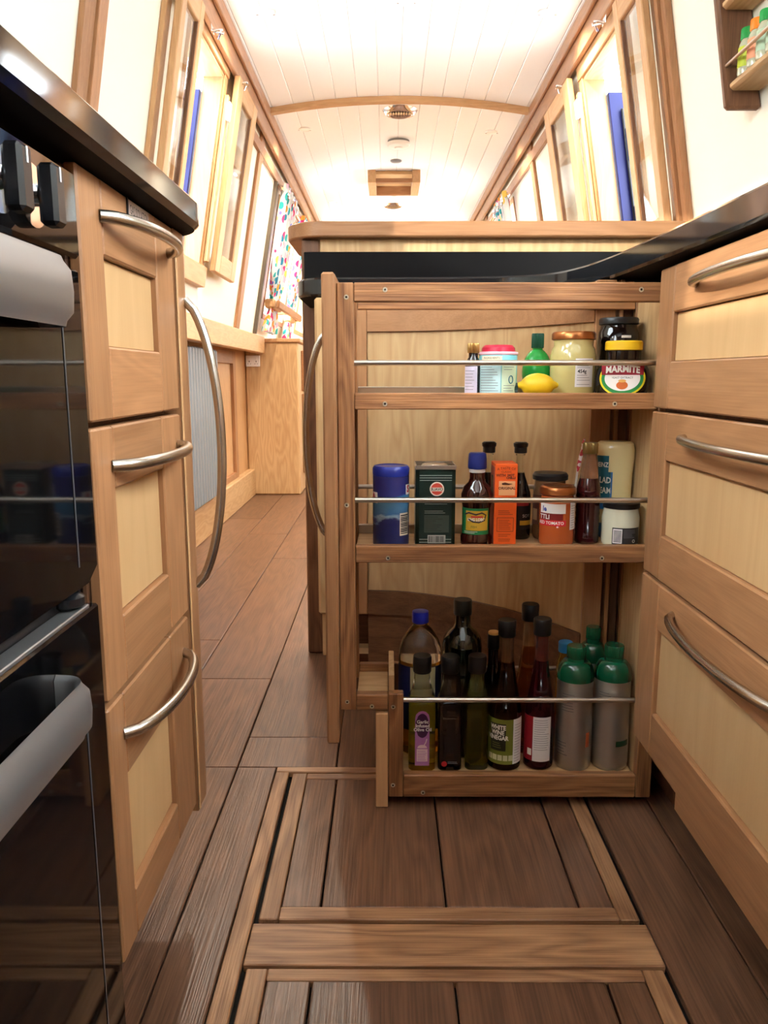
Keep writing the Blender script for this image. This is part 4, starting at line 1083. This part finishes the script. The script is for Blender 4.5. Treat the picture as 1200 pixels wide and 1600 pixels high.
print_lines(k, 0, -0.011, 0.010, [0.045, 0.042, 0.039, 0.036, 0.033, 0.030, 0.021, 0.018, 0.013, 0.010], DK, 0.0006, flat=FB)
soy = plain('soy_black', srgb(12,8,8), 0.05, spec=0.7)
def soy_bottle(x, y, r, h, label):
    k = item('soy_bottle', label, 'bottle', x, y, S2, G2)
    obj('bottle_body', B().lathe([(r*0.9,0),(r,0.003),(r,0.070),(r*0.92,0.082),(r*0.62,0.100),(0.0085,0.112),(0.0078,0.116)], 30), soy, k)
    obj('clear_neck', B().lathe([(0.0078,0.1162),(0.0072,0.146),(0.0085,0.1475),(0.0085,0.150)], 24), G_clear, k)
    obj('cap', B().lathe([(0.0105,0.1503),(0.0110,0.152),(0.0110,0.160),(0.0125,0.162),(0.0128,0.167),(0.0095,0.1695)], 24), CAPK, k)
    return k
soy_bottle(0.178, 1.350, 0.0165, 0.17, 'black capped dark bottle mostly hidden behind the orange carton')
k = soy_bottle(0.232, 1.342, 0.0205, 0.17, 'black capped soy bottle right beside the orange carton')
lb = obj('paper_label', B().patch(0.0207, -1.2, 1.2, 0.018, 0.066), plain('label_black', srgb(22,20,22), 0.4), k)
obj('red_flower', B().patch(0.0212, -0.2, 0.9, 0.060, 0.074), plain('flower_red', srgb(150,34,40), 0.5), lb)
obj('gold_stripe', B().patch(0.0212, 0.1, 1.2, 0.026, 0.034), plain('label_gold', srgb(200,160,50), 0.45), lb)
text(lb, 'SOY', 0.008, 0.042, 0.0215, INK_W, cx=0.65)
k = item('antipasti_jar', 'clear jar with black lid behind the copper lidded tomato jar', 'jar', 0.2855, 1.3435, S2, G2)
obj('jar_body', B().lathe([(0.026,0),(0.0285,0.004),(0.029,0.010),(0.029,0.086),(0.027,0.096),(0.027,0.103)], 36), plain('olive_brown_jar', srgb(120,92,64), 0.08, spec=0.6, coat=0.5), k)
obj('lid', B().lathe([(0.0275,0.1033),(0.0305,0.1045),(0.0308,0.112),(0.028,0.116),(0.02,0.1165)], 36), CAPK, k)
lb = obj('paper_label', B().patch(0.0292, -1.3, 0.9, 0.026, 0.078), plain('label_brown', srgb(92,54,44), 0.5), k)
obj('round_picture', B().patch(0.0296, -1.15, -0.75, 0.034, 0.054), plain('picture_beige', srgb(190,150,110), 0.5), lb)
k = item('tomato_jar', 'tomato sauce jar with copper lid, white badge and red strip label', 'jar', 0.286, 1.284, S2, G2)
obj('jar_body', B().lathe([(0.024,0),(0.0285,0.003),(0.0295,0.009),(0.0295,0.072),(0.0275,0.081),(0.0265,0.086)], 40), plain('tomato_sauce', srgb(176,84,40), 0.08, spec=0.6, coat=0.6), k)
obj('lid', B().lathe([(0.0265,0.0863),(0.0300,0.088),(0.0306,0.094),(0.0285,0.100),(0.024,0.102),(0.022,0.101)], 40), COPPER, k)
wl = obj('white_badge', B().patch(0.0297, -1.05, 0.5, 0.058, 0.074), plain('label_white', srgb(240,236,232), 0.45), k)
text(wl, 'le', 0.012, 0.065, 0.0302, plain('ink_blue', srgb(40,60,150), 0.5), cx=-0.72, bold=0.0004)
dl = obj('dark_label', B().patch(0.0297, -1.05, 0.35, 0.047, 0.0575), plain('label_maroon', srgb(120,26,24), 0.45), k)
text(dl, 'TTLI', 0.0105, 0.0515, 0.0302, INK_W, cx=-0.72, bold=0.0003)
rl = obj('red_strip', B().patch(0.0297, -1.05, 0.55, 0.037, 0.0465), plain('label_bright_red', srgb(206,28,40), 0.45), k)
text(rl, 'RED TOMATO', 0.0072, 0.0417, 0.0302, INK_W, cx=-0.35, bold=0.0002)
sl = obj('side_label', B().patch(0.0297, 0.82, 1.35, 0.030, 0.078), plain('white_label', srgb(226,224,224), 0.6), k)
print_lines(sl, 0.0302, 0.88, 1.3, [0.034+0.004*i for i in range(10)], INK_G, 0.0006)
k = item('syrup_bottle', 'ribbed dark red syrup bottle with gold cap', 'bottle', 0.3425, 1.302, S2, G2)
obj('bottle_body', B().lathe([(0.018,0),(0.0205,0.003)] + [(0.0205-0.0007*(i % 2), 0.012+0.005*i) for i in range(17)] + [(0.019,0.100),(0.016,0.112)], 32), plain('syrup_dark', srgb(46,10,14), 0.05, spec=0.7, coat=0.3), k)
obj('clear_neck', B().lathe([(0.0158,0.1122),(0.0138,0.135),(0.0120,0.147),(0.0120,0.153)], 28), plain('amber_clear', srgb(176,130,96), 0.04, trans=0.7), k)
obj('cap', ridged(0.0128, 0.1533, 0.172), plain('brass_cap', srgb(150,128,80), 0.3, 0.8), k)
def spot_mat():
    m = bpy.data.materials.new('red_white_foil'); m.use_nodes = True
    nt = m.node_tree; N = nt.nodes; L = nt.links; p = N['Principled BSDF']; p.inputs['Roughness'].default_value = 0.3
    tc = N.new('ShaderNodeTexCoord'); v = N.new('ShaderNodeTexVoronoi'); v.inputs['Scale'].default_value = 120; L.new(tc.outputs['Object'], v.inputs['Vector'])
    lt = N.new('ShaderNodeMath'); lt.operation = 'LESS_THAN'; lt.inputs[1].default_value = 0.45; L.new(v.outputs['Distance'], lt.inputs[0])
    mx = N.new('ShaderNodeMix'); mx.data_type = 'RGBA'; mx.inputs[6].default_value = srgb(235,225,225); mx.inputs[7].default_value = srgb(190,24,50); L.new(lt.outputs[0], mx.inputs[0]); L.new(mx.outputs[2], p.inputs['Base Color'])
    return m
k = item('sweet_stick', 'slim red and white spotted stick leaning beside the gold capped bottle', 'sweet', 0.322, 1.337, S2, G2, rz=0.0)
obj('bare_stick', B().tube([(0, 0, 0.0), (0.009, 0.0, 0.122)], 0.0022, 8), plain('stick_white', srgb(206,190,176), 0.5), k)
obj('wrapper', B().tube([(0.0085,0,0.118),(0.010,0,0.124),(0.0125,0,0.140),(0.016,0,0.156),(0.018,0.001,0.168),(0.019,0.001,0.176)], [0.002,0.0048,0.0055,0.0045,0.0055,0.002], 10, flat=0.6), spot_mat(), k)
k = item('salad_cream_bottle', 'cream sauce squeeze bottle standing on its cap behind the white jar', 'bottle', 0.398, 1.3485, S2, G2)
cm = plain('salad_cream', srgb(226,206,150), 0.25, coat=0.3)
sc_ = [(0.022,0.026),(0.027,0.034),(0.0305,0.052),(0.0305,0.085),(0.0315,0.115),(0.0335,0.140),(0.0335,0.157),(0.031,0.167),(0.026,0.1705)]
obj('bottle_body', B().lathe(sc_, 40, sy=0.6), cm, k)
obj('cap', B().lathe([(0.021,0),(0.0235,0.002),(0.0235,0.0255)], 32, sy=0.75), plain('cap_teal', srgb(30,90,130), 0.4), k)
lb = obj('arched_label', B().patch(0.0322, -1.25, -0.15, 0.058, 0.118, 14, 0.6).patch(0.0334, -1.2, -0.28, 0.118, 0.146, 14, 0.6), plain('label_teal', srgb(16,88,104), 0.45), k)
obj('blue_edge', B().patch(0.0326, -1.2, -0.05, 0.052, 0.062, 14, 0.6).patch(0.0326, -0.14, -0.06, 0.062, 0.118, 3, 0.6), plain('label_blue', srgb(40,110,180), 0.45), lb)
text(lb, 'HEINZ', 0.0115, 0.130, 0.0342, INK_W, cx=-0.68, sy=0.6, bold=0.0002, stretch=0.8)
text(lb, 'SALAD', 0.0145, 0.103, 0.0330, INK_W, cx=-0.66, sy=0.6, bold=0.0004, stretch=0.8)
text(lb, 'CREAM', 0.0145, 0.085, 0.0330, INK_W, cx=-0.66, sy=0.6, bold=0.0004, stretch=0.8)
k = item('tartare_jar', 'small white sauce jar with dark lid and black label', 'jar', 0.3945, 1.285, S2, G2)
obj('jar_body', B().lathe([(0.027,0),(0.030,0.003),(0.031,0.008),(0.031,0.050),(0.029,0.058),(0.0285,0.064)], 40), plain('white_sauce', srgb(206,204,180), 0.1, spec=0.6, coat=0.6), k)
obj('lid', B().lathe([(0.0288,0.0642),(0.0302,0.065),(0.0302,0.073),(0.028,0.0745)], 40), CAPK, k)
lb = obj('paper_label', B().patch(0.0312, -0.4, 1.2, 0.006, 0.034), plain('label_charcoal', srgb(36,36,40), 0.45), k)
bcp = obj('barcode_patch', B().patch(0.0316, -0.35, 0.12, 0.008, 0.032), plain('white_label', srgb(226,224,224), 0.6), lb)
b = B()
for i in range(9): b.patch(0.0320, -0.31, 0.08, 0.010+0.0023*i, 0.0112+0.0023*i, 4, 1.0, 0.0002)
obj('barcode', b, INK_K, bcp)['kind'] = 'stuff'
print_lines(lb, 0.0316, 0.2, 0.9, [0.018+0.0025*i for i in range(6)], INK_G, 0.0006)
obj('recycle_mark', B().tube([(0.0317*math.sin(0.78+0.07*math.cos(a*PI/6)), -0.0317*math.cos(0.78+0.07*math.cos(a*PI/6)), 0.0115+0.0025*math.sin(a*PI/6)) for a in range(13)], 0.0004, 5, cap=False), INK_W, lb)

# ---- bottom shelf
k = item('cooking_oil_bottle', 'clear cooking oil bottle with blue cap, tallest at the left end', 'bottle', 0.060, 1.3435, S3, G3)
k['label'] = 'clear golden cooking oil bottle with blue cap behind the garlic oil'
oilm = liquid('golden_oil', srgb(232,178,44))
obj('oil_body', B().lathe([(0.034,0),(0.0385,0.004),(0.039,0.015),(0.039,0.177)], 40, sy=0.83), oilm, k)
obj('clear_shoulder', B().lathe([(0.039,0.1772),(0.0385,0.198),(0.033,0.215),(0.022,0.232),(0.014,0.241),(0.0135,0.246)], 40, sy=0.83), G_clear, k)
obj('cap', B().lathe([(0.0148,0.2463),(0.0152,0.248),(0.0152,0.262),(0.0146,0.2635),(0.0146,0.2665),(0.013,0.267)], 30), plain('cap_blue', srgb(28,44,180), 0.35), k)
lb = obj('paper_label', B().patch(0.0393, -1.5, 1.5, 0.05, 0.171, 20, 0.83), plain('label_navy', srgb(18,28,70), 0.4), k)
obj('cream_field', B().patch(0.0399, -0.45, 0.75, 0.055, 0.170, 12, 0.83), plain('label_straw', srgb(206,200,150), 0.5), lb)
k = item('dark_oil_bottle', 'large dark green bottle with black cap, tallest on the bottom shelf', 'bottle', 0.136, 1.339, S3, G3)
obj('bottle_body', B().lathe([(0.032,0),(0.0355,0.004),(0.036,0.012),(0.036,0.205),(0.034,0.218),(0.026,0.232),(0.0165,0.240),(0.0145,0.246),(0.0145,0.262)], 40), plain('dark_green_glass', srgb(14,22,14), 0.06, spec=0.7, coat=0.3), k)
obj('cap', B().lathe([(0.0158,0.2623),(0.0165,0.264),(0.0165,0.288),(0.0155,0.290)], 30), plain('cap_dark_green', srgb(22,28,26), 0.4), k)
def square_bottle(name, label, x, y, r, mat, caph=0.207, exp=6.0, neckmat=None):
    k = item(name, label, 'bottle', x, y, S3, G3, rz=0.0)
    sqf = lambda z: exp if z < 0.128 else 2.0 + (exp-2.0)*max(0, 1-(z-0.128)/0.02)
    obj('bottle_body', B().lathe([(r*0.9,0),(r,0.003),(r,0.120),(r*0.97,0.128),(r*0.86,0.136)], 48, sq=sqf), mat, k)
    obj('clear_neck', B().lathe([(r*0.86,0.1362),(r*0.74,0.148),(r*0.62,0.160),(r*0.58,0.172),(r*0.58,0.176)], 32), neckmat or G_clear, k)
    obj('cap', B().lathe([(0.0150,0.1763),(0.0160,0.178),(0.0162,0.202),(0.0150,0.2058)], 30), CAPK, k)
    return k
k = square_bottle('garlic_oil_bottle', 'square garlic infused oil bottle with black cap and purple label', 0.061, 1.2805, 0.0235, liquid('green_gold_oil', srgb(200,190,60)))
lb = obj('purple_label', B().prism([(-0.0125,0.012),(0.0125,0.012),(0.0125,0.100),(0.0110,0.107),(0.006,0.112),(0,0.1135),(-0.006,0.112),(-0.0110,0.107),(-0.0125,0.100)], -0.0245, -0.0240, axis='y'), plain('label_mauve', srgb(168,108,168), 0.5), k)
obj('dark_blob', B().prism([(0.0118*math.cos(a*PI/10)*(1.0+0.06*math.sin(3*a)), 0.0865+0.0225*math.sin(a*PI/10)) for a in range(20)], -0.0250, -0.0246, axis='y'), plain('label_plum', srgb(62,14,60), 0.5), lb)
text(lb, 'Garlic\nInfused\nOlive Oil', 0.0085, 0.0865, None, INK_W, cx=0.0005, y=-0.0253, bold=0.0002)
obj('garlic_drawing', B().prism([(0.0085*math.cos(a*PI/8), 0.045+0.006*math.sin(a*PI/8)) for a in range(9)] , -0.0250, -0.0246, axis='y').prism([(-0.0095,0.020),(0.0095,0.020),(0.0095,0.043),(-0.0095,0.043)], -0.0249, -0.0246, axis='y').tube([(0.003,-0.0248,0.05),(0.006,-0.0248,0.055),(0.008,-0.0248,0.062)], 0.001, 6), plain('drawing_pink', srgb(226,200,206), 0.5), lb)
print_lines(lb, 0, -0.0080, 0.0080, [0.023, 0.026, 0.029, 0.0325, 0.0355, 0.039], plain('label_mauve', srgb(168,108,168), 0.5), 0.0009, flat=-0.0250)
k = square_bottle('balsamic_bottle', 'square black balsamic bottle with black cap beside the purple label', 0.110, 1.2795, 0.0210, plain('balsamic_black', srgb(14,5,6), 0.05, spec=0.7), neckmat=plain('smoky_glass', srgb(90,76,60), 0.05, trans=0.8))
obj('red_dot', B().tube([(-0.010, -0.0212, 0.014), (-0.010, -0.0217, 0.014)], 0.005, 16), INK_R, k)
print_lines(k, 0, -0.004, 0.016, [0.015, 0.0175], INK_G, 0.0008, flat=-0.0212)
k = square_bottle('olive_oil_bottle', 'square olive green oil bottle with black cap and no front label', 0.1575, 1.2820, 0.0205, liquid('olive_oil', srgb(120,118,20)), neckmat=plain('smoky_green', srgb(110,110,60), 0.05, trans=0.8))
k = item('slim_bottle', 'slim black bottle with tan cork top beside the white wine vinegar', 'bottle', 0.1925, 1.335, S3, G3)
obj('bottle_body', B().lathe([(0.0155,0),(0.0172,0.003),(0.0172,0.135),(0.0165,0.148),(0.011,0.162),(0.0095,0.172),(0.0095,0.226)], 28), plain('black_bottle_glass', srgb(10,10,14), 0.06, spec=0.7), k)
obj('foil_collar', B().lathe([(0.0108,0.200),(0.0112,0.202),(0.0112,0.2265)], 24), CAPK, k)
obj('cork', B().lathe([(0.0100,0.2268),(0.0100,0.2305),(0.0090,0.2315)], 24), plain('cork_tan', srgb(206,150,84), 0.7), k)
def vinegar(name, label, x, y, r, mat, neckmat, h, wide=1.0):
    k = item(name, label, 'bottle', x, y, S3, G3)
    s = h/0.27
    obj('bottle_body', B().lathe([(r*0.85,0),(r,0.004),(r,0.104*s),(r*0.93,0.118*s),(r*0.74,0.145*s),(r*0.56,0.175*s),(r*0.48,0.196*s)], 40), mat, k)
    obj('clear_neck', B().lathe([(r*0.475,0.1962*s),(r*0.43,0.225*s),(r*0.43,0.241*s)], 30), neckmat, k)
    obj('cap', B().lathe([(0.0145,0.2413*s),(0.0152,0.243*s),(0.0152,0.2555*s),(0.0156,0.257*s),(0.0156,0.268*s),(0.0143,0.270*s)], 30), CAPK, k)
    return k
k = vinegar('white_wine_vinegar_bottle', 'tapered vinegar bottle with olive green label, black cap', 0.208, 1.2835, 0.0292, liquid('vinegar_dark', srgb(70,44,22)), plain('smoky_brown', srgb(150,110,80), 0.05, trans=0.85), 0.27)
lb = obj('olive_label', B().patch(0.0294, -1.25, 0.55, 0.015, 0.098, 16), plain('label_olive', srgb(112,118,40), 0.5), k)
wl = obj('white_label', B().patch(0.0294, 0.56, 1.35, 0.015, 0.098, 10), plain('white_label', srgb(226,224,224), 0.6), k)
obj('dark_patch', B().patch(0.0299, -0.85, 0.10, 0.040, 0.090, 12), plain('label_dark_olive', srgb(36,38,22), 0.5), lb)
text(lb, 'WHITE\nWINE\nVINEGAR', 0.0112, 0.0735, 0.0306, INK_W, cx=-0.38, bold=0.0004, stretch=0.82)
print_lines(lb, 0.0304, -0.7, -0.05, [0.054, 0.050, 0.046], plain('ink_olive', srgb(120,120,60), 0.5), 0.001)
b = B()
for i in range(5):
    a = -1.0+0.32*i
    b.patch(0.0299, a, a+0.26, 0.022, 0.032, 3)
obj('nutrition_marks', b, plain('mark_cream', srgb(206,204,160), 0.5), lb)
print_lines(wl, 0.0299, 0.65, 1.2, [0.020+0.0052*i for i in range(14)], INK_G, 0.0006)
k = vinegar('cider_vinegar_bottle', 'amber vinegar bottle with black cap behind the red vinegar', 0.259, 1.345, 0.0262, liquid('amber_vinegar', srgb(176,104,44)), plain('amber_neck', srgb(190,150,110), 0.05, trans=0.85), 0.280)
k = vinegar('red_wine_vinegar_bottle', 'deep red vinegar bottle with white back label', 0.2695, 1.2855, 0.0262, plain('red_vinegar', srgb(44,6,12), 0.05, spec=0.7, trans=0.25), plain('red_neck', srgb(150,90,84), 0.05, trans=0.85), 0.272)
wl = obj('white_label', B().patch(0.0264, -0.38, 0.85, 0.018, 0.100, 12), plain('white_label', srgb(226,224,224), 0.6), k)
rl = obj('red_label', B().patch(0.0264, -1.2, -0.39, 0.018, 0.100, 10), plain('label_ruby', srgb(150,16,34), 0.5), k)
print_lines(wl, 0.0269, -0.28, 0.7, [0.040+0.0042*i for i in range(14)], INK_G, 0.0006)
obj('white_emblem', B().patch(0.0269, -0.75, -0.45, 0.028, 0.040, 5), INK_W, rl)
k = item('small_oil_bottle', 'small golden bottle with light blue cap behind the metal canister', 'bottle', 0.3265, 1.3495, S3, G3)
obj('bottle_body', B().lathe([(0.0135,0),(0.0155,0.003),(0.0155,0.165),(0.011,0.180),(0.0095,0.188)], 28), oilm, k)
obj('cap', B().lathe([(0.0125,0.1883),(0.0130,0.190),(0.0130,0.206),(0.0115,0.2075)], 26), plain('cap_sky', srgb(50,130,190), 0.4), k)
GC = plain('cap_forest', srgb(6,74,48), 0.18, coat=0.4)
ALU = plain('brushed_aluminium', srgb(190,186,178), 0.34, 0.9)
def canister(x, y, r, h, label, mark):
    k = item('canister', label, 'canister', x, y, S3, 'metal canisters with green tops')
    s = h/0.222
    obj('can_body', B().lathe([(r*0.86,0),(r*0.97,0.004),(r,0.010),(r,0.085),(r*0.975,0.092),(r*0.975,0.160*s),(r*0.985,0.163*s)], 44), ALU, k)
    dome = [(r*1.0,0.1633*s)] + [(r*0.52+r*0.48*math.cos(a), 0.168*s + 0.028*math.sin(a)) for a in [PI/2*i/7 for i in range(8)]] + [(r*0.52,0.1985*s),(r*0.52,0.2015*s)]
    obj('green_dome', B().lathe(dome, 44), GC, k)
    obj('cap', ridged(r*0.52, 0.2018*s, 0.222*s), GC, k)
    if mark == 1:
        print_lines(k, r*1.003, -0.9, -0.25, [0.030+0.0055*i for i in range(5)], INK_G, 0.001)
        print_lines(k, r*0.985, -0.7, 0.0, [0.112+0.005*i for i in range(7)], INK_G, 0.0009)
        obj('orange_swash', B().patch(r*1.003, 0.75, 1.0, 0.045, 0.072, 5), plain('swash_orange', srgb(190,90,50), 0.4), k)
    if mark == 2:
        obj('leaf_print', B().patch(r*1.003, 0.35, 1.15, 0.048, 0.058, 8), plain('leaf_green', srgb(30,70,44), 0.4), k)
        print_lines(k, r*0.985, -0.7, 0.0, [0.130+0.005*i for i in range(4)], INK_G, 0.0009)
canister(0.3310, 1.2870, 0.0322, 0.222, 'silver canister with green top, orange mark on its side', 1)
canister(0.3965, 1.2870, 0.0322, 0.224, 'silver canister with green top, last beside the drawer cabinet', 2)
canister(0.3760, 1.3490, 0.0250, 0.236, 'green topped canister standing behind the two silver canisters', 0)

# ------------------------------------------------------------------ spice rack on the right wall
t = thing('spice_rack', 'small brown wooden spice rack fixed high on the right wall', 'shelf', (0.78, 1.7, 1.32))
def rside(b, y0, y1, z0, z1, w):
    p = []
    for d in (w, 0.001):
        for y in (y0, y1):
            for z in (z0, z1): p.append((xr(z)-d, y, z))
    return b.hexa(p, 0.006)
obj('rack_side', rside(B(), 1.82, 1.842, 1.318, 1.72, 0.078), walnut('z'), t)
obj('rack_side', rside(B(), 1.22, 1.242, 1.318, 1.72, 0.078), walnut('z'), t)
for z in (1.352, 1.512, 1.66):
    obj('rack_shelf', rside(B(), 1.2425, 1.8195, z, z+0.018, 0.070), ash('y'), t)
for z in (1.352, 1.512):
    zz = z+0.052
    obj('guard_rail', B().tube([(xr(zz)-0.070, 1.2422, zz), (xr(zz)-0.070, 1.8198, zz)], 0.004, 10), M_steel, t)
def spice(y, z, capc, lab, label):
    x = xr(z)-0.050
    k = thing('spice_jar', label, 'jar', (x, y, z), 0.0, 'spice jars on the wall rack', local=True)
    obj('jar_body', B().lathe([(0.013,0),(0.0155,0.002),(0.016,0.005),(0.016,0.060),(0.013,0.068),(0.011,0.072)], 24), plain('spice_glass', srgb(176,176,150), 0.06, coat=0.5), k)
    obj('cap', ridged(0.0135, 0.0722, 0.094), plain('cap_'+capc[0], capc[1], 0.4), k)
    obj('paper_label', B().patch(0.0162, -2.4, 1.2, 0.016, 0.056, 14), lab, k)
gr = ('green', srgb(20,150,64)); orr = ('orange', srgb(240,130,30))
spice(1.785, 1.3703, gr, plain('label_lime', srgb(178,190,44), 0.5), 'green capped spice jar with lime label, nearest the rack end')
spice(1.742, 1.3703, orr, plain('label_orange_white', srgb(226,150,110), 0.5), 'orange capped spice jar between two green capped ones')
spice(1.702, 1.3703, gr, plain('label_grey_green', srgb(170,190,160), 0.5), 'green capped spice jar with grey green label, right of the orange one')
for i, y in enumerate((1.66, 1.615, 1.57)): spice(y, 1.3703, gr if i % 2 else orr, plain('label_grey_green', srgb(170,190,160), 0.5), ('orange capped spice jar fourth from the rack end', 'green capped spice jar fifth from the rack end', 'orange capped spice jar sixth from the rack end')[i])
spice(1.770, 1.5303, gr, plain('label_lime', srgb(178,190,44), 0.5), 'spice jar at the end of the upper rack shelf')
